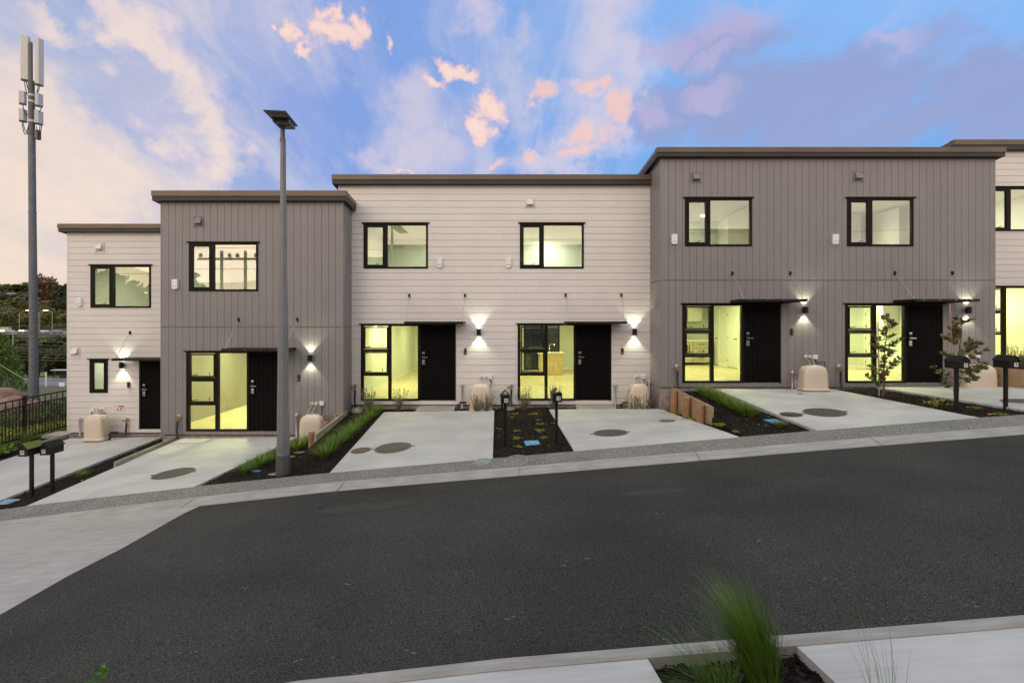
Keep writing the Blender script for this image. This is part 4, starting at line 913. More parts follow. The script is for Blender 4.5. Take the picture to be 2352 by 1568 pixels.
def pump_dome(px_l, px_r, top, bot, D_, label, slots=1):
    y = D_ - .42; x0, x1 = XW(px_l, y), XW(px_r, y); z0, z1 = ZW(bot, y), ZW(top, y); xc, w, h = (x0 + x1) / 2, (x1 - x0) / 2, z1 - z0; dd = .21
    r = thing('pump_chamber_cover', (xc, y, z0), label, 'pump cover', 'beige pump covers against the house fronts')
    def loft(levels, ex, mname, nm, parent):
        b = MB(); n = 40; vs = []
        for s, zz, in levels:
            for i in range(n):
                a = 2 * math.pi * i / n; c_, s_ = math.cos(a), math.sin(a)
                vs.append((xc + w * s * math.copysign(abs(c_) ** ex, c_), y + dd * (s if s > .5 else s) * math.copysign(abs(s_) ** ex, s_), z0 + zz * h))
        fs = [(j * n + i, j * n + (i + 1) % n, (j + 1) * n + (i + 1) % n, (j + 1) * n + i) for j in range(len(levels) - 1) for i in range(n)] + [tuple((len(levels) - 1) * n + i for i in range(n))]
        b.add(vs, fs); return b.build(nm, mname, parent, smooth=True)
    body = [(.93, .06), (.925, .2), (.91, .42), (.895, .62), (.875, .72), (.835, .81), (.76, .885), (.65, .94), (.50, .975), (.30, .993), (.10, 1.0)]
    bd = loft(body, .45, 'dome_plastic', 'cover', r)
    loft([(1.0, 0), (1.0, .055), (.95, .075), (.925, .09)], .3, 'dome_plastic', 'base_flange', r)
    b = MB()
    for k in range(3):
        xx = xc + slots * w * (.70 + .045 * k); zz = z0 + h * (.885 - .045 * k)
        b.tube([(xx - .035 * slots, y - dd * .62, zz + .012), (xx + .01 * slots, y - dd * .60, zz - .03), (xx + .02 * slots, y - dd * .1, zz - .035)], .007, 5)
    b.build('vent_slots', 'black_hose', bd)
    b = MB(); b.box(xc + w * .4, xc + w * .52, y - dd - .004, y - dd + .01, z0 + .012, z0 + .035); b.build('tag', 'number_white', r)
pump_dome(198, 247, 951, 1009, D19, 'beige domed pump cover against the short white house at far left', 1)
pump_dome(688, 745, 951, 1016, D17, 'beige domed pump cover in the hollow behind the lamp post', 1)
pump_dome(1077, 1131, 881, 944.5, DW_, 'beige domed pump cover with twiggy plants before it, left of letterbox 15', 1)
pump_dome(1440, 1493, 881, 942, DW_, 'beige domed pump cover in the corner beside the tall grey house', -1)
pump_dome(1836, 1899, 838, 895, DG, 'beige domed pump cover on the driveway between the two grey entrances', -1)
pump_dome(2206, 2284, 837, 893, DG, 'beige domed pump cover behind letterbox 11, beside the timber wall', -1)
# drain pipes at two covers
for x, y, z, lab in ((XW(1053, 14.3), 14.3, -2.4, 'black drain pipe elbow left of the pump cover near letterbox 15'), (XW(1427, 14.3), 14.3, -2.4, 'short black drain pipe left of the corner pump cover'), (XW(252, 15.2), 15.2, -3.4, 'short black drain pipe beside the far left pump cover')):
    b = MB(); b.tube([(x, y, z), (x, y, z + .22), (x + .04, y, z + .26), (x + .22, y, z + .26)], .032, 10); tag(b.build('drain_pipe', 'black_hose', smooth=True), lab, 'pipe')
# concrete collars round standpipes
for px, py, lab in ((820, 950, 'rough concrete collar under the tap beside the grey house corner'), (1173, 940, 'small concrete collar under the tap behind letterbox 15')):
    x, y, z = XW(px, 14.35), 14.35, -2.40; b = MB(); b.lathe((x, y, z), [(.17, 0), (.15, .06), (.10, .09), (.09, .12), (.06, .12)], 18); tag(b.build('pipe_collar', 'foundation', smooth=False), lab, 'collar')

# timber retaining edges
def sboard(b, x, t, y0, y1, z0a, z1a, z0b, z1b): b.hexa([(x - t, y0, z0a), (x + t, y0, z0a), (x + t, y1, z0b), (x - t, y1, z0b), (x - t, y0, z1a), (x + t, y0, z1a), (x + t, y1, z1b), (x - t, y1, z1b)])
r = thing('retaining_wall', (-4.17, 12.9, -2.9), 'low timber retaining wall sloping between the lamp post and the white house', 'retaining wall', 'timber retaining walls')
b = MB(); sboard(b, -4.17, .025, 11.75, 14.1, -2.66, -2.47, -2.51, -2.32); b.build('board', 'timber_grey', r); b = MB(); sboard(b, -4.17, .025, 11.75, 14.1, -2.87, -2.664, -2.80, -2.514); b.build('board', 'timber_grey', r)
for y in (11.83, 12.75, 13.6): 
    t = lerp(-2.47, -2.32, (y - 11.75) / 2.35) + .03; b = MB(); b.lathe((-4.275, y, -3.2), [(.075, 0), (.073, t + 3.2)], 14); b.build('post', 'timber_post', r)
r = thing('retaining_wall', (4.44, 12.3, -2.2), 'timber retaining wall with three round posts beside the tall grey house corner', 'retaining wall', 'timber retaining walls')
for k, (h0, h1) in enumerate(((0, .30), (.31, .60), (.61, 1))):
    b = MB(); ya, yb = 11.03, 13.66; ta, tb = -1.74, -1.64; ba_, bb_ = -2.12, -2.3
    sboard(b, 4.475, .024, ya, yb, lerp(ba_, ta, h0), lerp(ba_, ta, h1), lerp(bb_, tb, h0), lerp(bb_, tb, h1)); b.build('board', 'timber', r)
for y, t in ((13.15, -1.665), (12.25, -1.70), (11.4, -1.76)): b = MB(); b.lathe((4.365, y, -2.45), [(.085, 0), (.082, t + 2.45)], 16); b.build('post', 'timber_post', r)
r = thing('retaining_wall', (-8.57, 12.7, -3.1), 'thin timber board edging the strip between the two leftmost driveways', 'retaining wall', 'timber retaining walls')
b = MB(); sboard(b, -8.57, .022, 11.6, 13.95, -3.21, -3.05, -3.11, -2.95); b.build('board', 'timber_grey', r); 
for y in (11.75, 12.9): b = MB(); b.lathe((-8.64, y, -3.5), [(.05, 0), (.05, .40)], 10); b.build('post', 'timber_post', r)
r = thing('retaining_wall', (12.88, 12, -1.65), 'tall timber retaining wall of three boards at the right edge', 'retaining wall', 'timber retaining walls')
for k in range(3): b = MB(); b.box(12.86, 12.91, 9.5, 13.62, -1.70 + k * .197, -1.70 + k * .197 + .192); b.build('board', 'timber', r)
for y in (13.58, 13.35, 10.8): b = MB(); b.box(12.78, 12.858, y - .09, y + .0, -1.75, -1.11); b.build('post', 'timber', r)
r = tag(MB().box(-13.03, -12.99, 14.7, 24, -3.46, -3.30).build('timber_edging', 'timber_grey'), 'grey timber edging strip between the fence and the short white house', 'edging')
tag(MB().box(-13.7, -13.05, 15.6, 16.2, -3.42, -3.30).build('paving_slab', 'concrete_pale'), 'pale concrete paver beside the short white house corner', 'paver')

# covers in the ground
def manhole(key, px, py, wpx, label, m='iron', lugs=True, rim=True, name='manhole_cover', cat='manhole cover', f=None):
    x, y, z = hit(key, px, py) if f is None else road_hit(px, py, f)
    rr = wpx * y / FP / 2; zf = (lambda a, c: pz(key, a, c)) if f is None else f
    def disc(b, r0, dz, n=32):
        vs = [(x + r0 * math.cos(2 * math.pi * i / n), y + r0 * math.sin(2 * math.pi * i / n)) for i in range(n)]
        top = [(a, c, zf(a, c) + dz) for a, c in vs]; bot = [(a, c, zf(a, c) - .03) for a, c in vs]
        b.add(top + bot, [tuple(range(n))] + [(i, i + n, (i + 1) % n + n, (i + 1) % n) for i in range(n)])
    r = thing(name, (x, y, z), label, cat, 'covers set in the driveways')
    if rim: b = MB(); disc(b, rr * 1.06, .004); b.build('rim', 'kerb_concrete', r)
    b = MB(); disc(b, rr, .008); o = b.build('lid', m, r)
    if lugs:
        for s in (-1, 1):
            b = MB(); xa, xb = sorted((x + s * rr * .98, x + s * rr * 1.22)); b.hexa([(xa, y - .02, zf(xa, y)), (xb, y - .012, zf(xb, y)), (xb, y + .012, zf(xb, y)), (xa, y + .02, zf(xa, y)), (xa, y - .02, zf(xa, y) + .009), (xb, y - .012, zf(xb, y) + .009), (xb, y + .012, zf(xb, y) + .009), (xa, y + .02, zf(xa, y) + .009)]); b.build('lug', m, r)
manhole('d15', 903, 1028, 82, 'large dark round manhole cover on the driveway left of letterbox 15')
manhole('d15', 829, 1034.5, 44, 'small brown round cover left of the large manhole cover', 'rusty_iron', False)
manhole('d13', 1402, 994, 76, 'dark round manhole cover on the driveway right of letterbox 13')
manhole('d13', 1532, 966.4, 36, 'small brown round cover near the retaining wall with round posts', 'rusty_iron', False)
manhole('d11', 1894, 947, 86, 'large dark manhole cover on the driveway of the tall grey pair')
manhole('d11', 1817, 952, 46, 'small round drain grate at the driveway edge', 'iron', False, name='drain_grate', cat='grate')
manhole('d11', 1838, 904, 12, 'tiny brown inspection cap near the pump cover on the driveway', 'rusty_iron', False)
manhole('d17', 398.6, 1087, 86, 'dark round manhole cover on the second driveway from the left')
manhole('d9', 2345, 921, 70, 'dark manhole cover at the right edge of the picture')
manhole('b1', 96, 1129, 48, 'flat terracotta inspection cover between letterboxes 19 and 17', 'concrete_pale', False)
manhole('x', 1107.6, 1060, 36, 'small pale green valve cover set in the pebble footpath', 'valve_green', False, f=lambda x, y: lerp(zB(x), zC(x), (y - 9.1) / .42))
manhole('x', 1186, 1056, 52, 'dark oval cover set in the pebble footpath below letterbox 15', 'aggregate', False, f=lambda x, y: lerp(zB(x), zC(x), (y - 9.1) / .42))
# grate bars
gx_, gy_, gz_ = hit('d11', 1817, 952); b = MB(); b = MB()
for i in range(7): b.box(gx_ - .17 + i * .052, gx_ - .15 + i * .052, gy_ - .13, gy_ + .13, gz_ + .009, gz_ + .016)
b.build('grate_bars', 'rusty_iron', bpy.data.objects['drain_grate'])
def meter_lid(key, pts, label, m='blue_plastic'):
    P = [Vector(hit(key, *p)) for p in pts]; c = sum(P, Vector()) / 4; b = MB()
    top = [(p.x, p.y, p.z + .035) for p in P]; bot = [(p.x, p.y, p.z - .05) for p in P]
    b.hexa(bot + top); r = thing('water_meter_lid', tuple(c), label, 'meter lid', 'blue water meter lids'); b.build('lid', m, r, bevel=.008)
    b = MB()
    for k in range(3):
        q0 = P[0].lerp(P[3], .25 + k * .22).lerp(P[1].lerp(P[2], .25 + k * .22), .15); q1 = P[0].lerp(P[3], .25 + k * .22).lerp(P[1].lerp(P[2], .25 + k * .22), .85)
        b.tube([(q0.x, q0.y, q0.z + .036), (q1.x, q1.y, q1.z + .036)], .005, 5)
    b.build('rib', 'blue_plastic' if m != 'blue_plastic' else 'pale_blue_plastic', r)
meter_lid('b3', [(1208.4, 1026.3), (1241.4, 1022.5), (1236, 1014.5), (1203, 1015.4)], 'blue water meter lid lying in the middle bed between letterboxes 15 and 13')
meter_lid('b4u', [(1775, 974), (1800, 972), (1780, 965.5), (1752, 966.5)], 'blue water meter lid half covered by grass before the tall grey house')
meter_lid('b1', [(-12, 1163), (20, 1158), (48, 1149), (12, 1150)], 'pale faded blue meter lid at the bottom of the leftmost mulch strip', 'pale_blue_plastic')
x, y, z = hit('b2', 588, 1084); tag(MB().box(x - .09, x + .09, y - .05, y + .05, z - .02, z + .035).build('water_meter_lid', 'blue_plastic', bevel=.01), 'tiny blue lid under the grass tufts left of the lamp post', 'meter lid', 'blue water meter lids')
for k, (key, px, py, s, lab) in enumerate((('b2', 690, 1040, .17, 'flat grey stone in the mulch right of the lamp post'), ('b2', 668, 1050, .11, 'small flat stone touching the lamp post mulch'), ('b2', 632, 1090, .12, 'pale flat stone at the foot of the lamp post'))):
    x, y, z = hit(key, px, py); b = MB(); b.lathe((x, y, z - .02), [(s, 0), (s * .9, .035), (s * .5, .05)], 7, 1.3, .8); tag(b.build('flat_stone', 'foundation'), lab, 'stone')

# ------------------------------------------------------------------ plants
def blade_mesh(name, n, h, spread, wid, seed, mats=('grass_blade', 'grass_dry'), lean=(0, 0), dry=.08, base=.06):
    r_ = random.Random(seed); b = MB()
    for i in range(n):
        a = r_.uniform(0, 6.283); rr = base * math.sqrt(r_.random()); hh = h * r_.uniform(.55, 1.05); sp = spread * r_.uniform(.15, 1.0)
        p0 = Vector((rr * math.cos(a), rr * math.sin(a), -.01)); d = Vector((math.cos(a), math.sin(a), 0)); a2 = a + r_.uniform(-.7, .7); d = Vector((math.cos(a2), math.sin(a2), 0))
        side = Vector((-d.y, d.x, 0)) * wid * r_.uniform(.6, 1.2); droop = r_.uniform(.15, .6); b.cur = 1 if r_.random() < dry else 0
        pts = []
        for k in range(5):
            t = k / 4; pts.append(p0 + d * sp * t ** 1.6 + Vector((lean[0], lean[1], 0)) * t ** 1.8 * hh / h + Vector((0, 0, hh * (t - droop * sp / max(spread, .01) * .55 * t ** 3))))
        vs = []
        for k, p in enumerate(pts): w_ = side * (1 - (k / 4) ** 1.5) * .5; vs += [p - w_, p + w_]
        b.add(vs, [(2 * k, 2 * k + 1, 2 * k + 3, 2 * k + 2) for k in range(4)])
    me_o = b.build(name, list(mats)); me = me_o.data; bpy.data.objects.remove(me_o); return me
def place_mesh(me, name, loc, label, cat, group=None, rot=0, s=1.0):
    o = bpy.data.objects.new(name, me); COL.objects.link(o); o.location = loc; o.rotation_euler = (0, 0, rot); o.scale = s if isinstance(s, tuple) else (s, s, s); ORG[o.name] = tuple(loc)
    return tag(o, label, cat, group)
GR = [blade_mesh('grass_tuft', 190, .33, .38, .011, 11 + i, base=.07) for i in range(3)]
rg = random.Random(5)
ORD = ['first', 'second', 'third', 'fourth', 'fifth', 'sixth', 'seventh', 'eighth', 'ninth', 'tenth', 'eleventh', 'twelfth', 'thirteenth', 'fourteenth', 'fifteenth', 'sixteenth', 'seventeenth', 'eighteenth', 'nineteenth', 'twentieth', 'twenty-first', 'twenty-second', 'twenty-third', 'twenty-fourth']
def tufts(key, pts, lab, group, s=1.0):
    for k, (px, py) in enumerate(pts):
        place_mesh(GR[k % 3], 'grass_tuft', hit(key, px, py), lab[k] if isinstance(lab, list) else lab, 'grass tuft', group, rg.uniform(0, 6.28), s * rg.uniform(.9, 1.15))
tufts('b2u', [(744, 1053), (759, 1040), (772, 1027), (783, 1018), (794, 1007), (806, 998), (818, 988), (832, 976), (846, 965), (858, 955), (868, 946)],
      [ORD[i] + ' green grass tuft up from the kerb, between the timber board and driveway 15' for i in range(11)], 'grass tufts left of driveway 15', 1.0)
tufts('b2', [(562, 1089), (578, 1080), (595, 1073), (612, 1064), (630, 1054), (672, 1040), (690, 1032), (702, 1025), (716, 1022), (655, 1036)],
      [ORD[i] + ' grass tuft from the kerb, overhanging the driveway edge left of the lamp post' for i in range(5)] + [ORD[i] + ' grass tuft from the left, in the hollow right of the lamp post' for i in range(4)] + ['grass tuft half hidden directly behind the lamp post'], 'grass tufts around the lamp post', .95)
tufts('b4u', [(1612, 905), (1626, 911), (1640, 919), (1654, 926), (1668, 932), (1682, 940), (1698, 948), (1713, 955), (1725, 958)], [ORD[i] + ' long grass tuft down from the grey house, above the round-post wall' for i in range(9)], 'grass tufts above the retaining wall', 1.08)
tufts('b4u', [(1790, 983)], 'small grass tuft beside the half covered blue lid', None, .62)
tufts('b1', [(186, 1098)], 'single grass tuft in the mulch strip between the two left driveways', None, .62)
DG_ = blade_mesh('dark_tuft', 160, .7, .30, .007, 31, ('dark_grass', 'grass_dry'), dry=.4, base=.08)
place_mesh(DG_, 'tall_grass', (-13.35, 14.7, -3.42), 'tall thin dry grass against the fence behind letterbox 19', 'grass')
# near clump bending in the wind
NG = blade_mesh('near_grass', 1050, .76, .26, .0052, 77, ('dark_grass', 'grass_blade'), lean=(-.21, .05), dry=.55, base=.075)
place_mesh(NG, 'ornamental_grass', (1.54, 3.05, znear(1.5) - .04), 'large wind-bent green grass clump close to the camera at bottom right', 'grass')
NG2 = blade_mesh('low_grass', 220, .34, .40, .004, 78, ('dark_grass', 'grass_blade'), lean=(-.2, .0), dry=.3, base=.10)
place_mesh(NG2, 'ornamental_grass', (1.30, 3.12, znear(1.3) - .03), 'low sprawling grass at the left foot of the wind-bent clump', 'grass')
NG3 = blade_mesh('sparse_grass', 16, .72, .22, .004, 79, ('grass_dry', 'grass_blade'), lean=(-.05, .0), dry=.5, base=.1)
place_mesh(NG3, 'ornamental_grass', (2.02, 2.72, znear(2.0) + .02), 'a few thin pale grass stems over the near concrete, bottom right', 'grass')

def leaf(b, p, d, up, L, w):
    s = d.cross(up).normalized() * w; m_ = p + d * L * .5 + up * L * .06
    b.add([p, p + d * L * .3 - s * .8, m_ - s, p + d * L * .8 - s * .6, p + d * L, p + d * L * .8 + s * .6, m_ + s, p + d * L * .3 + s * .8], [(0, 1, 7), (1, 2, 6, 7), (2, 3, 5, 6), (3, 4, 5)])
def rdir(r_, zmin=-1, zmax=1):
    z = r_.uniform(zmin, zmax); a = r_.uniform(0, 6.283); q = math.sqrt(max(0, 1 - z * z)); return Vector((q * math.cos(a), q * math.sin(a), z))
def young_tree(base, h, seed, label, width=.42, n_br=22, red=.35, stake=None):
    r_ = random.Random(seed); r = thing('young_tree', base, label, 'tree', 'slender young trees'); B = Vector(base); b = MB(); lv = MB()
    trunk = [B + Vector((.02 * math.sin(k * 1.3) + .015 * k, 0, -.03 + h * k / 7)) for k in range(8)]; b.tube(trunk, [.022 - .0025 * k for k in range(8)], 7)
    for i in range(n_br):
        t = .10 + .90 * (i + r_.random() * .5) / n_br; k = t * 7; k0 = min(6, int(k)); p = trunk[k0].lerp(trunk[k0 + 1], k - k0); a = r_.uniform(0, 6.283)
        L = width * (1.05 - .75 * t) * r_.uniform(.5, 1.15) + .04; d = Vector((math.cos(a), math.sin(a), r_.uniform(.5, 1.0))).normalized(); q = p + d * L; mid = p + d * L * .5 - Vector((0, 0, .02))
        b.tube([p, mid, q], [.007, .005, .003], 5)
        for c in range(r_.randint(2, 3)):
            o = mid.lerp(q, c / 2.0) if c < 2 else q
            for e in range(r_.randint(7, 10)):
                dd = (d * .6 + rdir(r_, -.2, .8)).normalized(); lv.cur = 1 if r_.random() < red * (.5 + t) else 0
                leaf(lv, o, dd, rdir(r_), r_.uniform(.085, .14), r_.uniform(.018, .029))
    b.build('trunk', 'trunk', r, smooth=True); lv.build('foliage', ['leaf_green', 'leaf_red'], r)
    return r
ta = hit('b5', 2027, 911); tb = hit('b5', 2197, 921)
young_tree(ta, 1.86, 3, 'slender young tree with green and red leaves before the lit entrance glazing', .42, 26, .3)
young_tree(tb, 1.80, 9, 'bushier young tree with reddish leaves standing behind letterbox 11', .62, 30, .55)
b = MB(); b.tube([(ta[0] - .08, ta[1], ta[2] - .05), (ta[0] - .11, ta[1], ta[2] + 2.02)], .013, 6); tag(b.build('garden_stake', 'stake'), 'thin pale stake propping the slender young tree', 'stake')
b = MB(); b.tube([(tb[0] + .0, tb[1] + .05, tb[2] - .05), (tb[0] - .10, tb[1] + .05, tb[2] + 2.12)], .014, 6); tag(b.build('garden_stake', 'stake'), 'thin pale stake propping the bushier young tree', 'stake')
def weed(base, n, s, label, mats, seed, cat='plant', name='leafy_plant', spread=1, flat=False, group=None):
    r_ = random.Random(seed); b = MB(); B = Vector(base)
    for i in range(n):
        d = rdir(r_, .0 if flat else .1, .4 if flat else 1); p = B + Vector((r_.gauss(0, .35) * s * spread, r_.gauss(0, .35) * s * spread, abs(r_.gauss(0, .3)) * s * (.15 if flat else .8))); b.cur = r_.randrange(len(mats))
        leaf(b, p, d, rdir(r_), s * r_.uniform(.25, .5), s * r_.uniform(.06, .12))
    return tag(b.build(name, mats), label, cat, group)
weed(hit('b5', 2148, 934), 40, .26, 'small autumn-coloured leafy plant in the mulch left of letterbox 11', ['leaf_red', 'cover_leaf', 'grass_dry'], 4)
CV = []
for i in range(3):
    r_ = random.Random(60 + i); b = MB()
    for k in range(150):
        a = r_.uniform(0, 6.28); q = .075 * math.sqrt(r_.random()) * (1 + .4 * math.sin(3 * a + i)); p = Vector((1.5 * q * math.cos(a), q * math.sin(a), r_.uniform(0, .045)))
        leaf(b, p, rdir(r_, 0, .8), rdir(r_), r_.uniform(.03, .055), r_.uniform(.007, .012))
    o = b.build('cover_tmp', 'cover_leaf'); CV.append(o.data); bpy.data.objects.remove(o)
CPL = ['creeping plant in the middle bed, left column, nearest the house', 'faint creeping plant in the middle bed, left column, second from the house', 'creeping plant in the middle bed, right column, nearest the house', 'small creeping plant in the middle bed, right column, second from the house', 'creeping plant in the middle bed, right column, third from the house', 'brightest creeping plant in the middle bed, right column, fourth from the house', 'creeping plant in the middle bed, left column, third from the house', 'creeping plant in the middle bed, left column, just left of the blue lid', 'creeping plant in the middle bed, right column, nearest the kerb', 'creeping plant in the middle bed, left column, nearest the kerb']
for k, (key, px, py, s) in enumerate((('b3', 1182, 953, .9), ('b3', 1177, 960, .6), ('b3', 1227, 953, .95), ('b3', 1238, 967, .7), ('b3', 1243, 977, 1.0), ('b3', 1240, 991, 1.05), ('b3', 1186, 992, .75), ('b3', 1190, 1010, 1.0), ('b3', 1249, 1008, .85), ('b3', 1191, 1028, .7))):
    place_mesh(CV[k % 3], 'creeping_plant', hit(key, px, py), CPL[k], 'ground plant', 'creeping plants in the middle bed', k * 1.7, s * .92)
for k, (key, px, py, s, lab) in enumerate((('b4u', 1652, 978, .9, 'low creeping plant right of the last round timber post'), ('b4u', 1690, 993, .6, 'tiny creeping plant by the footpath before the retaining wall'), ('b5', 2241, 940, .9, 'low yellow-green plant between letterboxes 11 and 9'), ('b5', 2296, 954, .8, 'low yellow-green plant at the kerb below letterbox 9'), ('b4', 1556, 953, 1.2, 'green creeping plant at the foot of the first round post'), ('b4', 1583, 966, 1.2, 'green creeping plant at the foot of the second round post'))):
    place_mesh(CV[k % 3], 'creeping_plant', hit(key, px, py), lab, 'ground plant', None, k, s)
for k, (key, px, py, lab) in enumerate((('b5', 2268, 956, 'orange fallen leaf lying at the kerb below letterbox 11'), ('b4', 1570, 958, 'orange fallen leaf between the round timber posts'), ('b3', 1269, 975, 'orange fallen leaf by the driveway edge behind letterbox 13'))):
    p = Vector(hit(key, px, py)) + Vector((0, 0, .03)); b = MB(); leaf(b, p, Vector((.9, .2, .1)).normalized(), Vector((0, 0, 1)), .16, .04); tag(b.build('fallen_leaf', 'leaf_dead'), lab, 'leaf')
def wispy(base, h, seed, label, n=38, w=.30, group='wispy shrubs along the white fronts'):
    r_ = random.Random(seed); r = thing('wispy_shrub', base, label, 'shrub', group); B = Vector(base); b = MB(); lv = MB()
    for i in range(n):
        a = r_.uniform(0, 6.28); L = h * r_.uniform(.45, 1.05); o = B + Vector((r_.gauss(0, .03), r_.gauss(0, .03), -.02)); tip = B + Vector((math.cos(a) * w * r_.random(), math.sin(a) * w * r_.random() * .7, L)); mid = o.lerp(tip, .5) + Vector((math.cos(a), math.sin(a), 0)) * .04
        b.tube([o, mid, tip], [.0045, .0035, .002], 4, cap=False)
        for k in range(26):
            t = r_.uniform(.25, 1.03); p = o.lerp(mid, t * 2) if t < .5 else mid.lerp(tip, t * 2 - 1); leaf(lv, p, rdir(r_, -.2, 1), rdir(r_), r_.uniform(.018, .036), r_.uniform(.005, .009))
    b.build('stems', 'wispy_stem', r); lv.build('foliage', 'wispy', r)
for px, h, D_, n, lab in ((850, .62, 14.3, 40, 'wispy shrub left of the glazed entrance of the left white house'), (916, .58, 14.35, 30, 'wispy shrub under the tall pane of the left white house'),
                          (1096, .45, 13.98, 30, 'twiggy shrub, left of the two before the pump cover near letterbox 15'), (1117, .5, 13.98, 36, 'twiggy shrub, right of the two before the pump cover near letterbox 15'),
                          (1204, .66, 14.25, 46, 'wispy shrub between letterboxes 15 and 13, below the lower pane'), (1272, .70, 14.3, 34, 'wispy shrub right behind letterbox 13'),
                          (1455, .46, 14.0, 32, 'twiggy shrub left of the two before the corner pump cover'), (1481, .48, 14.0, 40, 'twiggy shrub right of the two before the corner pump cover')):
    wispy((XW(px, D_), D_, -2.35), h, int(px), lab, n)
for px, lab in ((2316, 'wispy shrub above the timber wall, right of letterbox 9'), (2345, 'wispy shrub above the timber wall at the right edge')): wispy((XW(px, 14.3), 14.3, -1.2), .62, px, lab, 34)
tufts('b6', [(2356, 838)], 'grass tuft above the timber wall at the right edge', None, .8)
# near-left sprigs
for k, (x, y, h, lab) in enumerate(((-2.13, 2.78, .74, 'leafy green sprig rising at the bottom left edge of the picture'), (-2.25, 2.72, .68, 'lower leafy sprig at the bottom left corner of the picture'))):
    z = znear(x) - .1; b = MB(); r_ = random.Random(k + 90); r = thing('leafy_sprig', (x, y, z), lab, 'plant'); top = Vector((x, y, z + h)); b.tube([(x, y, z), (x + .01, y, z + h * .5), tuple(top)], .004, 5); b.build('stem', 'dark_grass', r); b = MB()
    for i in range(26): t = r_.uniform(.55, 1.02); leaf(b, Vector((x, y, z)).lerp(top, t), rdir(r_, -.1, 1), rdir(r_), r_.uniform(.04, .075), r_.uniform(.012, .022))
    b.build('foliage', 'bush_green', r)
for k, (x, y, s, m_, lab) in enumerate(((-13.45, 13.2, .34, 'bush_green', 'bright green leafy bush below the fence at the left edge'), (-13.5, 14.0, .30, 'cover_leaf', 'yellow-green bush under the fence beside letterbox 19'), (-13.35, 12.3, .30, 'bush_green', 'low green bush at the left edge beside the first driveway'))):
    weed((x, y, -3.5), 260, s * 1.25, lab, [m_, 'bush_green'], 50 + k, 'bush', 'bush', 1.0)

# ------------------------------------------------------------------ left background
def fence():
    X = -13.75; zg = lambda y: lerp(-3.34, -3.29, (y - 14.3) / 2.4) if y > 14.3 else -3.34 - (14.3 - y) * .09
    r = thing('metal_fence', (X, 14, zg(14)), 'black metal picket fence running beside the short white house', 'fence')
    y0, y1 = 8.0, 22.6
    for nm, dz, t in (('rail', 1.20, .02), ('rail', .99, .018), ('rail', .09, .018)):
        b = MB(); n = 8
        for i in range(n):
            a, c = lerp(y0, y1, i / n), lerp(y0, y1, (i + 1) / n); b.hexa([(X - .02, a, zg(a) + dz - t), (X + .02, a, zg(a) + dz - t), (X + .02, c, zg(c) + dz - t), (X - .02, c, zg(c) + dz - t), (X - .02, a, zg(a) + dz + t), (X + .02, a, zg(a) + dz + t), (X + .02, c, zg(c) + dz + t), (X - .02, c, zg(c) + dz + t)])
        b.build(nm, 'black_metal', r)
    b = MB(); k = 0; y = y0
    while y < y1:
        top = 1.18 if k % 2 == 0 else .97; b.box(X - .01, X + .01, y - .01, y + .01, zg(y) + .05, zg(y) + top); y += .105; k += 1
    o = b.build('pickets', 'black_metal', r); o['kind'] = 'stuff'
    for y in (10.28, 12.68, 15.08, 17.48, 19.88, 22.28):
        b = MB(); b.box(X - .035, X + .035, y - .035, y + .035, zg(y) - .1, zg(y) + 1.26); b.box(X - .04, X + .04, y - .04, y + .04, zg(y) + 1.26, zg(y) + 1.275); b.build('post', 'black_metal', r)
fence()
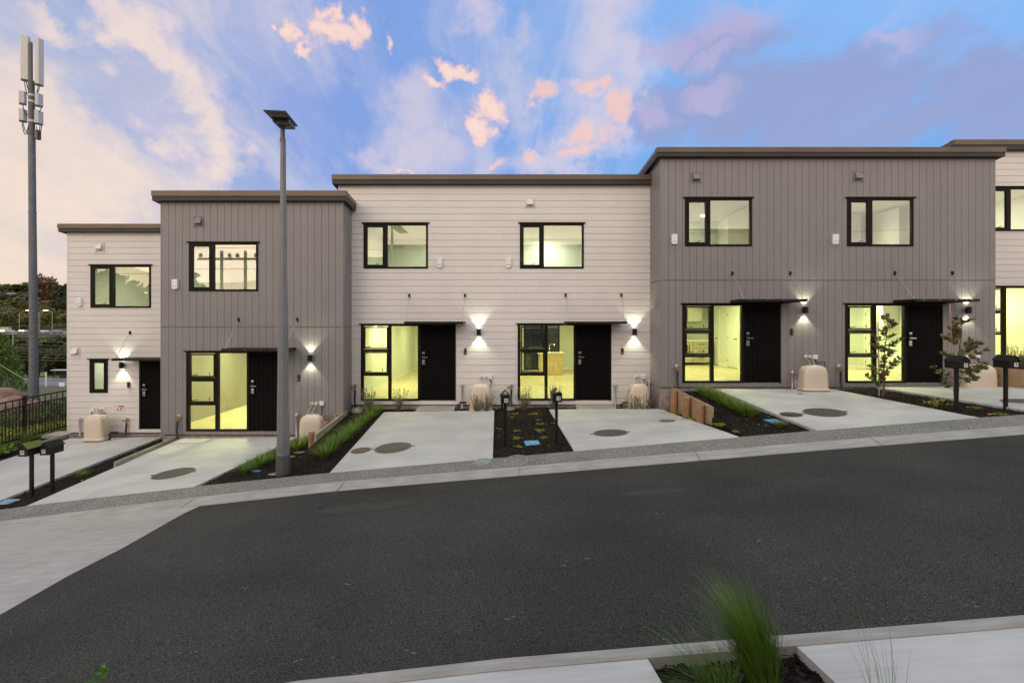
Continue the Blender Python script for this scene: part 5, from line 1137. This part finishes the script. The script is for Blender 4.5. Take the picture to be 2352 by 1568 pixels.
def mast():
    Y = 23.0; x = XW(78.5, Y); z = -4.1; r = thing('cell_mast', (x, Y, z), 'tall grey steel cell mast with antenna panels rising behind the fence', 'mast'); tx = XW(72, Y); H = ZW(192, Y) - z
    P = lambda t: (lerp(x, tx, t), Y, z + H * t)
    zt = lambda py: (ZW(py, Y) - z) / H
    b = MB(); b.tube([P(0), P(zt(762))], [.19, .158], 24, cap=False); b.tube([P(zt(761.5)), P(zt(489))], [.155, .138], 24, cap=False); b.tube([P(zt(488.5)), P(zt(308))], [.135, .130], 24, cap=False); b.build('pole', 'mast_steel', r, smooth=True)
    b = MB(); b.tube([P(zt(765)), P(zt(758))], .166, 24); b.build('joint_ring', 'rust', r); b = MB(); b.tube([P(zt(490.5)), P(zt(487.5))], .147, 24); b.build('joint_ring', 'mast_steel', r)
    b = MB(); b.tube([P(zt(309)), P(zt(186))], .118, 20); b.build('upper_pole', 'lamp_dark', r); b = MB(); b.tube([P(zt(190)), P(zt(98))], .06, 12); b.tube([P(zt(310)), P(zt(306))], .15, 20); b.build('head_frame', 'lamp_dark', r)
    th = math.atan2(-x, Y); T_ = Vector((math.cos(th), math.sin(th), 0)); Nn = Vector((-math.sin(th), math.cos(th), 0))
    def panel(l, rr, t, bt, face, nm, m, d=.2):
        k = Y * math.cos(th) / FP; w = (rr - l) * k * 1.0; za, zb = ZW(bt, Y), ZW(t, Y); c = Vector((XW((l + rr) / 2, Y), Y, 0)); b = MB()
        q = [c - T_ * w / 2 - Nn * .10, c - T_ * w / 2 + T_ * w * face - Nn * .15, c + T_ * w / 2 - Nn * .0, c + T_ * w / 2 * .9 + Nn * d, c - T_ * w / 2 * .9 + Nn * d]
        b.add([(p.x, p.y, za) for p in q] + [(p.x, p.y, zb) for p in q], [(0, 1, 6, 5), (1, 2, 7, 6), (2, 3, 8, 7), (3, 4, 9, 8), (4, 0, 5, 9), (0, 4, 3, 2, 1), (5, 6, 7, 8, 9)])
        return b.build(nm, m, r, bevel=.015)
    panel(47, 70.5, 84, 185, .72, 'antenna_panel', 'antenna'); panel(79.5, 101, 90, 195.5, .42, 'antenna_panel', 'antenna')
    for l, rr, t, bt, f in ((43, 61.5, 211, 239, .7), (79.8, 99.6, 216, 244, .4), (43, 63, 252, 279, .55), (78.5, 100, 256, 285, .45)): panel(l, rr, t, bt, f, 'radio_unit', 'antenna_grey', .2)
    def cab(a, c, sag, nm='cable'):
        A, C_ = Vector(W(*a, Y - .1)), Vector(W(*c, Y - .1)); m_ = (A + C_) / 2 + Vector((0, 0, -sag)); pts = [A.lerp(m_, t).lerp(m_.lerp(C_, t), t) for t in [i / 8 for i in range(9)]]; b = MB(); b.tube(pts, .016, 6); b.build(nm, 'black_hose', r)
    for a, c, s in (((56, 186), (66, 214), .5), ((60, 186), (68, 210), .2), ((92, 195), (80, 215), .35), ((88, 194), (84, 214), .1), ((52, 240), (64, 262), .4), ((96, 244), (84, 252), .35), ((50, 279), (68, 272), 1.3), ((53, 279), (66, 285), .8), ((96, 286), (84, 290), 1.0), ((92, 286), (86, 300), .7)): cab(a, c, s)
    b = MB(); q = W(86, 310, Y); b.box(q[0] - .05, q[0] + .08, Y - .1, Y + .1, q[2] - .2, q[2] + .2); b.build('junction_box', 'lamp_dark', r)
    for py in (222, 236, 281): b = MB(); b.tube([P(zt(py)), P(zt(py - 5))], .128, 16); b.build('clamp', 'antenna_grey', r)
mast()
def boulder(loc, s, seed, label):
    b = MB(); n, m_ = 14, 9; vs = []
    for j in range(m_):
        th = math.pi * j / (m_ - 1)
        for i in range(n):
            a = 2 * math.pi * i / n; d = Vector((math.sin(th) * math.cos(a), math.sin(th) * math.sin(a), math.cos(th))); k = 1 + .25 * noise.noise(d * 1.6 + Vector((seed, 0, 0))); vs.append(Vector(loc) + Vector((d.x * s[0], d.y * s[1], d.z * s[2])) * k)
    b.add(vs, [(j * n + i, j * n + (i + 1) % n, (j + 1) * n + (i + 1) % n, (j + 1) * n + i) for j in range(m_ - 1) for i in range(n)])
    tag(b.build('boulder', 'boulder', smooth=True), label, 'boulder', 'pink boulders beyond the fence')
for k, (px, py, rx, rz, Y, lab) in enumerate(((4, 925, .75, .55, 18.5, 'largest pinkish boulder beyond the fence at the left edge'), (30, 938, .42, .42, 17.6, 'rounded pink boulder right of the largest one'), (60, 943, .27, .33, 18.2, 'small pale pink boulder beyond the fence'), (84, 936, .22, .30, 18.8, 'smallest boulder, left of the mast foot'), (8, 965, .6, .5, 17.4, 'low pink boulder under the largest one'), (40, 972, .5, .4, 17.6, 'low boulder seen through the fence pickets'), (75, 968, .42, .4, 18.1, 'boulder seen through the pickets left of the mast'))):
    x, y, z = W(px, py, Y); boulder((x, y, z), (rx, rx, rz), k * 3.1, lab)
def clump_mass(name, boxf, n, size, mats, seed, label=None):
    r_ = random.Random(seed); b = MB()
    for i in range(n):
        p = boxf(r_); b.cur = r_.randrange(len(mats)); leaf(b, p, rdir(r_), rdir(r_), size * r_.uniform(.6, 1.3), size * .22)
    o = b.build(name, mats); o['kind'] = 'stuff'
    if label: o['label'] = label; o['category'] = 'ground cover'
    return o
def gz2(x, y): return ground_z(x, y)
def fy(r_):
    x, y = r_.uniform(-15.0, -13.95), r_.uniform(9.5, 24); return Vector((x, y, gz2(x, y) + r_.random() ** .7 * (.42 + .12 * noise.noise(Vector((x * 2, y * 1.5, 0))))))
clump_mass('yellow_ground_cover', fy, 15000, .075, ['hedge_yellow', 'cover_leaf'], 1, 'yellow-green low planting behind the fence pickets')
def fg(r_):
    x, y = r_.uniform(-18, -14.9), r_.uniform(12, 24); return Vector((x, y, gz2(x, y) + r_.random() ** .6 * (.85 + .25 * noise.noise(Vector((x * 1.2, y * 1.2, 5))))))
clump_mass('green_ground_cover', fg, 16000, .10, ['hedge_green', 'dark_grass', 'hedge_green'], 2, 'dark green rough planting behind the yellow strip')

# distant trees
def crown_mesh(seed, n, mname, leaf_s=.055, lumps=9, squash=1.0, low=.12):
    r_ = random.Random(seed); b = MB(); L = []
    for i in range(lumps):
        a = r_.uniform(0, 6.28); q = .26 * math.sqrt(r_.random()); zc = r_.uniform(low + .18, .82); L.append((Vector((q * math.cos(a), q * math.sin(a), zc)), r_.uniform(.13, .24)))
    for i in range(n):
        c, rr = r_.choice(L); d = rdir(r_, -.6, 1); p = c + d * rr * (r_.random() ** .35) * (1 + .3 * noise.noise(d * 3 + c * 5)); p.z = max(low * .6, p.z * squash)
        u = rdir(r_); v = u.orthogonal().normalized(); s = leaf_s * r_.uniform(.5, 1.3); b.add([p - u * s - v * s * .6, p + u * s - v * s * .5, p + u * s * .8 + v * s * .6, p - u * s * .7 + v * s * .5], [(0, 1, 2, 3)])
    o = b.build('crown_tmp', mname); me = o.data; bpy.data.objects.remove(o); return me
CR = {m_: [crown_mesh(100 + i * 7 + k, 1500, m_, .05) for i in range(2)] for k, m_ in enumerate(('far_leaf', 'far_dark', 'far_olive', 'far_rust'))}
tb_ = MB(); tb_.tube([(0, 0, -.05), (.01, 0, .25), (0, .01, .6)], [.022, .017, .008], 7); tb_.tube([(.01, 0, .25), (.12, .05, .5)], [.012, .004], 5); tb_.tube([(.01, 0, .3), (-.1, -.06, .55)], [.011, .004], 5)
to = tb_.build('trunk_tmp', 'trunk'); TRK = to.data; bpy.data.objects.remove(to)
KL = {'far_leaf': 'mid green', 'far_dark': 'dark green', 'far_olive': 'olive green', 'far_rust': 'rust coloured'}
def far_tree(px, Y, h, m_, i, label, group, wf=1.0, name='tree'):
    x = XW(px, Y); z = interp(TH, Y); r = thing(name, (x, Y, z - .2), label, 'tree', group); r.rotation_euler = (0, 0, i * 1.3); r.scale = (h * wf, h * wf, h)
    for nm, me in (('trunk', TRK), ('crown', CR[m_][i % 2])): o = bpy.data.objects.new(nm, me); COL.objects.link(o); o.parent = r
rt = random.Random(21)
i = 0
for Y, p0, p1, st, h0, h1, ms, lab, g in (
    (153, -30, 190, 17, 8, 10, ('far_dark',), 'tree in the row behind the bus shelter', 'dark trees behind the bus shelter'),
    (163, -26, 190, 20, 9, 11, ('far_dark', 'far_leaf'), 'tree of the second row behind the bus shelter', 'second row behind the bus shelter'),
    (178, -30, 190, 19, 8, 10, ('far_dark', 'far_olive', 'far_leaf'), 'tree below the distant motorway', 'trees below the motorway'),
    (196, -30, 190, 19, 7, 9, ('far_olive', 'far_leaf'), 'bushy tree just under the distant motorway', 'trees just under the motorway'),
    (250, -30, 190, 18, 8, 10, ('far_olive', 'far_leaf', 'far_olive'), 'hillside tree just above the motorway', 'hillside trees above the motorway'),
    (275, -30, 190, 18, 8, 10, ('far_olive', 'far_leaf'), 'hillside tree above the motorway lamps', 'hillside trees, second row'),
    (305, -30, 190, 17, 8, 11, ('far_leaf', 'far_olive'), 'mid-slope tree on the distant hill', 'mid-slope trees'),
    (340, -30, 190, 16, 8, 11, ('far_leaf', 'far_olive', 'far_dark'), 'upper-slope tree on the distant hill', 'upper-slope trees'),
    (372, -30, 190, 16, 7, 9, ('far_leaf', 'far_dark'), 'tree just below the ridge houses', 'trees below the ridge houses'),
    (420, -30, 190, 13, 10, 15, ('far_dark', 'far_leaf'), 'tree on the skyline of the hill', 'skyline trees')):
    px = p0; j = 0
    while px < p1:
        q = px + rt.uniform(-5, 5); m_ = rt.choice(ms); far_tree(q, Y + rt.uniform(-5, 5), rt.uniform(h0, h1), m_, i, ORD[j] + ' from the left, ' + KL[m_] + ' ' + lab, g, rt.uniform(1.0, 1.35)); px += st; i += 1; j += 1
far_tree(106, 318, 22, 'far_rust', 1, 'large rust coloured tree on the hill right of the mast', None, .75)
far_tree(140, 300, 17, 'far_dark', 0, 'large dark rounded tree on the hill beside the white wall', None, .9)
far_tree(90, 345, 20, 'far_leaf', 1, 'tall green tree on the hill immediately right of the mast', None, .6)
far_tree(118, 400, 17, 'far_dark', 1, 'palm-like dark tree on the skyline right of the mast', None, .6)
# large dark conifer at the left edge
r = thing('conifer', (XW(2, 55), 55, -8.9), 'large dark green conifer with drooping branches at the left edge', 'tree'); x, y, z = XW(2, 55), 55, -8.9
b = MB(); b.tube([(x, y, z - .2), (x, y, z + 7)], [.25, .05], 8); b.build('trunk', 'trunk', r); b = MB(); r_ = random.Random(8)
for i in range(9000):
    t = r_.random() ** .8; a = r_.uniform(0, 6.28); rad = (2.9 * (1 - t) ** .7 + .3) * (r_.random() ** .4) * (.75 + .45 * noise.noise(Vector((math.cos(a) * 1.5, math.sin(a) * 1.5, t * 6)))); p = Vector((x + rad * math.cos(a), y + rad * math.sin(a), z + 1.4 + 6.6 * t - rad * .25))
    leaf(b, p, Vector((math.cos(a), math.sin(a), -.5)).normalized(), rdir(r_), .24, .05)
b.build('crown', 'dark_grass', r); pass
# far road, verge and furniture
def fz(x, y): return interp(TH, y) + .02
grid(frange(-260, 40, 30), [119, 124, 130, 136.5], lambda x, y: interp(TH, y) + .06, 'far_road', 'far_road')
grid(frange(-260, 40, 30), [136.6, 138.2], lambda x, y: interp(TH, y) + .22, 'far_footpath', 'concrete_pale')
grid(frange(-260, 40, 30), [138.3, 144, 150.5], lambda x, y: interp(TH, y) + .12, 'far_verge', 'far_grass')
grid(frange(-200, 40, 30), [70, 85, 100, 118.7], lambda x, y: interp(TH, y) + .05, 'grass_field', 'bank')
grid(frange(-900, 300, 40), [150.7, 165, 180, 200, 211, 221], lambda x, y: interp(TH, y) + .05, 'wooded_slope', 'hill')
grid(frange(-900, 300, 40), [222, 231, 239.5], lambda x, y: interp(TH, y) + .25, 'motorway', 'far_road')
grid(frange(-900, 300, 40), [240.5, 260, 280, 300, 330, 360, 400, 435, 470, 600], lambda x, y: interp(TH, y) + .05, 'hillside', 'hill')
grid(frange(-24, -13.45, 8), frange(24.2, 60, 10), lambda x, y: ground_z(x, y) + .03, 'bank_grass', 'far_grass')
b = MB()
for yy_, hh in ((126.5, .09), (133, .09)):
    b.quad((-240, yy_, interp(TH, yy_) + hh), (30, yy_, interp(TH, yy_) + hh), (30, yy_ + .35, interp(TH, yy_ + .35) + hh), (-240, yy_ + .35, interp(TH, yy_ + .35) + hh))
struct(b.build('lane_lines', 'road_paint'))
Y = 139.6; x0, x1 = XW(125, Y), XW(170, Y); z = -14.4; r = thing('bus_shelter', ((x0 + x1) / 2, Y, z), 'dark bus shelter with a pale roof beside the far road', 'bus shelter')
b = MB(); b.box(x0 - .2, x1, Y - 1, Y + 1, z + 2.2, z + 2.36); b.build('roof', 'road_paint', r); b = MB(); b.box(x0 + .6, x1, Y + .8, Y + .9, z, z + 2.2); b.build('back_panel', 'black_metal', r); b = MB(); b.box(x0, x0 + .12, Y - .9, Y + .8, z, z + 2.2); b.build('side_panel', 'glass', r)
for xx in (x0 + .5, x0 + 2.6): b = MB(); b.box(xx, xx + .12, Y - .9, Y - .78, z, z + 2.2); b.build('post', 'black_metal', r)
b = MB(); b.box(x0 + 1, x1 - .4, Y + .2, Y + .6, z + .5, z + .6); b.build('bench', 'rust', r)
Y = 116; x = XW(106, Y); z = interp(TH, Y); r = thing('street_sign', (x, Y, z), 'white street name post with green and yellow blades right of the mast', 'street sign')
b = MB(); b.tube([(x, Y, z), (x, Y, z + 3.3)], .14, 8); b.build('post', 'number_white', r); b = MB(); b.box(x - 1.3, x - .1, Y - .03, Y + .03, z + 3.0, z + 3.3); b.build('blade', 'green_sign', r); b = MB(); b.box(x - 1.3, x - .15, Y - .03, Y + .03, z + 2.6, z + 2.85); b.build('blade', 'yellow_sign', r)
x, y, z = W(142, 889, 112); r = thing('notice_board', (x, y, z), 'small white notice board on the verge near the white wall', 'sign'); MB().box(x - .6, x + .6, y - .03, y + .03, z + .2, z + 1.0).build('board', 'number_white', r); MB().box(x - .05, x + .05, y + .04, y + .1, z - .4, z + .2).build('post', 'galv', r)
x = XW(30, 139); r = thing('street_lamp', (x, 139, -14.4), 'white based lamp post beside the far road, left of the mast', 'street lamp'); MB().tube([(x, 139, -14.4), (x, 139, -3)], .12, 8).build('pole', 'galv', r); MB().tube([(x, 139, -14.4), (x, 139, -12.6)], .2, 8).build('base', 'number_white', r)
b = MB(); b.tube([(x, 139, -3), (x - .4, 139, -2), (x - 2.6, 139, -1.6)], .07, 6); b.build('arm', 'galv', r); MB().box(x - 3.4, x - 2.5, 138.8, 139.2, -1.8, -1.5).build('lamp_head', 'street_glow', r)
for k, (px, s, lab) in enumerate(((44.7, 1, 'motorway lamp left of the mast, highest of the three'), (89.6, 1, 'motorway lamp immediately right of the mast'), (120, -1, 'motorway lamp nearest the white wall'))):
    Y = 236; x = XW(px, Y); z = -2.6; r = thing('motorway_lamp', (x, Y, z), lab, 'street lamp', 'motorway lamps'); MB().tube([(x, Y, z), (x, Y, z + 8)], [.14, .1], 6).build('pole', 'galv', r)
    MB().tube([(x, Y, z + 8), (x + s * 1, Y, z + 8.6), (x + s * 3.6, Y, z + 9)], .1, 6).build('arm', 'galv', r); MB().box(x + s * 3.5 - .45, x + s * 3.5 + .45, Y - .2, Y + .2, z + 8.8, z + 9.1).build('lamp_head', 'street_glow', r)
b = MB(); b.box(XW(-300, 221), XW(330, 221), 221.2, 221.3, -3.35, -2.9); g_ = thing('guard_rail', (XW(60, 221), 221, -3.6), 'pale guard rail along the distant motorway', 'guard rail'); b.build('rail', 'lamp_grey', g_)
b = MB()
for k in range(40): xx = XW(-300 + k * 16, 221); b.box(xx - .08, xx + .08, 221.3, 221.4, -3.9, -2.9)
b.build('posts', 'galv', g_)['kind'] = 'stuff'
def vehicle(px, Y, L, H, m_, lab, nm, s=1):
    x = XW(px, Y); z = interp(TH, Y) + .26; r = thing(nm, (x, Y, z), lab, nm, 'vehicles on the motorway'); b = MB(); b.box(x - L / 2, x + L / 2, Y - .9, Y + .9, z + .35, z + H * .6); b.hexa([(x - L * .32, Y - .85, z + H * .6), (x + L * .36, Y - .85, z + H * .6), (x + L * .36, Y + .85, z + H * .6), (x - L * .32, Y + .85, z + H * .6), (x - L * .2, Y - .75, z + H), (x + L * .28, Y - .75, z + H), (x + L * .28, Y + .75, z + H), (x - L * .2, Y + .75, z + H)]); b.build('body', m_, r, bevel=.05)
    for q in (-.3, .3): MB().tube([(x + L * q, Y - .95, z + .33), (x + L * q, Y + .95, z + .33)], .33, 12).build('wheel', 'black_hose', r)
    for q in (-.6, .6): MB().box(x + s * L / 2 - .05, x + s * L / 2 + .05, Y + q - .15, Y + q + .15, z + .6, z + .85).build('headlight', 'headlight', r)
vehicle(12, 229, 6.5, 2.6, 'galv', 'white van on the distant motorway at the left edge', 'van'); vehicle(52, 227, 4.5, 1.5, 'chrome', 'pale silver car on the distant motorway left of the mast', 'car'); vehicle(102, 226, 4.4, 1.5, 'antenna_grey', 'pale car on the motorway right of the mast', 'car', -1); vehicle(132, 228, 4.5, 1.5, 'slot_grey', 'dark grey car on the motorway near the white wall', 'car')
def hill_house(px, Y, w, lab, wallm):
    x = XW(px, Y); z = interp(TH, Y); r = thing('hill_house', (x, Y, z), lab, 'house', 'houses on the ridge'); h = 4.6; MB().box(x - w / 2, x + w / 2, Y, Y + 8, z - 1, z + h).build('wall', wallm, r)
    b = MB(); b.add([(x - w / 2 - .5, Y - .5, z + h), (x + w / 2 + .5, Y - .5, z + h), (x + w / 2 + .5, Y + 8.5, z + h), (x - w / 2 - .5, Y + 8.5, z + h), (x - w / 2 + 1.5, Y + 4, z + h + 2.3), (x + w / 2 - 1.5, Y + 4, z + h + 2.3)], [(0, 1, 5, 4), (2, 3, 4, 5), (1, 2, 5), (3, 0, 4), (0, 3, 2, 1)]); b.build('roof', 'house_roof', r)
    for q in (-.25, .2): MB().box(x + w * q - .7, x + w * q + .7, Y - .04, Y + .0, z + h - 2.2, z + h - .9).build('window', 'slot_grey', r)
hill_house(22, 384, 13, 'grey roofed cream house on the ridge, leftmost', 'house_cream'); hill_house(53, 380, 9, 'warmly lit cream house on the ridge left of the mast', 'house_cream'); hill_house(112, 386, 12, 'pale house on the ridge right of the mast', 'road_paint'); hill_house(140, 382, 11, 'pale long house on the ridge beside the white wall', 'road_paint')
# overhead wires
def wire(a, c, sag, rad, m_, lab, g):
    A, C_ = Vector(a), Vector(c); b = MB(); b.tube([A.lerp(C_, t) - Vector((0, 0, 4 * sag * t * (1 - t))) for t in [i / 14 for i in range(15)]], rad, 5); tag(b.build('power_line', m_), lab, 'power line', g)
for k, (ya, yb) in enumerate(((768, 782), (776, 792), (783, 799), (787, 804), (792, 808), (797, 813), (806, 818), (815, 822))):
    wire(W(-260, ya - 8, 90), W(420, yb + 8, 90), .6, .022, 'wire', ORD[k] + ' from the top of the power lines strung before the dark trees', 'power lines before the trees')
wire(W(-200, 560, 80), W(160, 725, 110), .8, .035, 'wire_dark', 'upper thin power line crossing the sky at the left edge', 'sky power lines'); wire(W(-200, 585, 80), W(75, 700, 110), .8, .035, 'wire_dark', 'lower thin power line crossing the sky at the left edge', 'sky power lines')
wire(W(-60, 800, 30), W(70, 880, 26), .0, .02, 'wire', 'slanting guy wire in front of the conifer', None)

# ------------------------------------------------------------------ the other side of the street (seen only in the panes)
def opp(x0, x1, zt, lab):
    r = thing('opposite_house', ((x0 + x1) / 2, -9, -2), lab, 'house', 'houses across the street'); MB().box(x0, x1, -18, -9, -3.5, zt).build('wall', 'neighbour_clad', r); MB().box(x0 - .2, x1 + .2, -18.2, -8.7, zt + .001, zt + .3).build('roof', 'dark_roof', r)
    k = x0 + 1.2
    while k + 1.6 < x1:
        for z in (-1.0, 1.9): f = MB(); rectframe(f, k, k + 1.7, z, z + 1.25, .07, -9.0, -8.96); w_ = f.build('window', 'black_frame', r); MB().box(k + .07, k + 1.63, -9.02, -8.98, z + .07, z + 1.18).build('pane', 'lamp_dark', w_)
        k += 4.2
opp(-13.5, -8.4, 4.6, 'low grey house across the street'); opp(-8.3, 8.4, 5.5, 'long grey house across the street'); opp(8.6, 22, 6.3, 'tall grey house across the street')
for k in range(9):
    x = -20 - k * 3.6; h = rt.uniform(7.0, 7.8) if k < 4 else rt.uniform(9, 10.5); m_ = 'far_dark'; r = thing('tree', (x, -26 - (k % 3) * 2, -3.8), ORD[k] + ' dark tree across the street', 'tree', 'trees across the street'); r.scale = (h, h, h); r.rotation_euler = (0, 0, k)
    for nm, me in (('trunk', TRK), ('crown', CR[m_][k % 2])): o = bpy.data.objects.new(nm, me); COL.objects.link(o); o.parent = r
r = thing('power_pole', (-20.3, -12, -3.8), 'twin power pole across the street', 'power pole')
for x in (-21.2, -19.4): MB().tube([(x, -12, -3.8), (x, -12, 5.6)], .12, 8).build('pole', 'lamp_dark', r)
MB().box(-23, -17.6, -12.1, -11.9, 4.9, 5.05).build('crossarm', 'lamp_dark', r)
for x in (-22.8, -22, -20.6, -20, -18.6, -17.8):
    for z in (5.1,): MB().lathe((x, -12, z), [(.1, 0), (.16, .1), (.1, .16), (.15, .24), (.05, .32)], 8).build('insulator', 'lamp_dark', r)
for k, z in enumerate((5.2, 3.6)): wire((-60, -12, z + 1), (40, -12.5, z + 2.5), 1.0, .02, 'lamp_dark', ORD[k] + ' power line across the street from the top', 'power lines across the street')
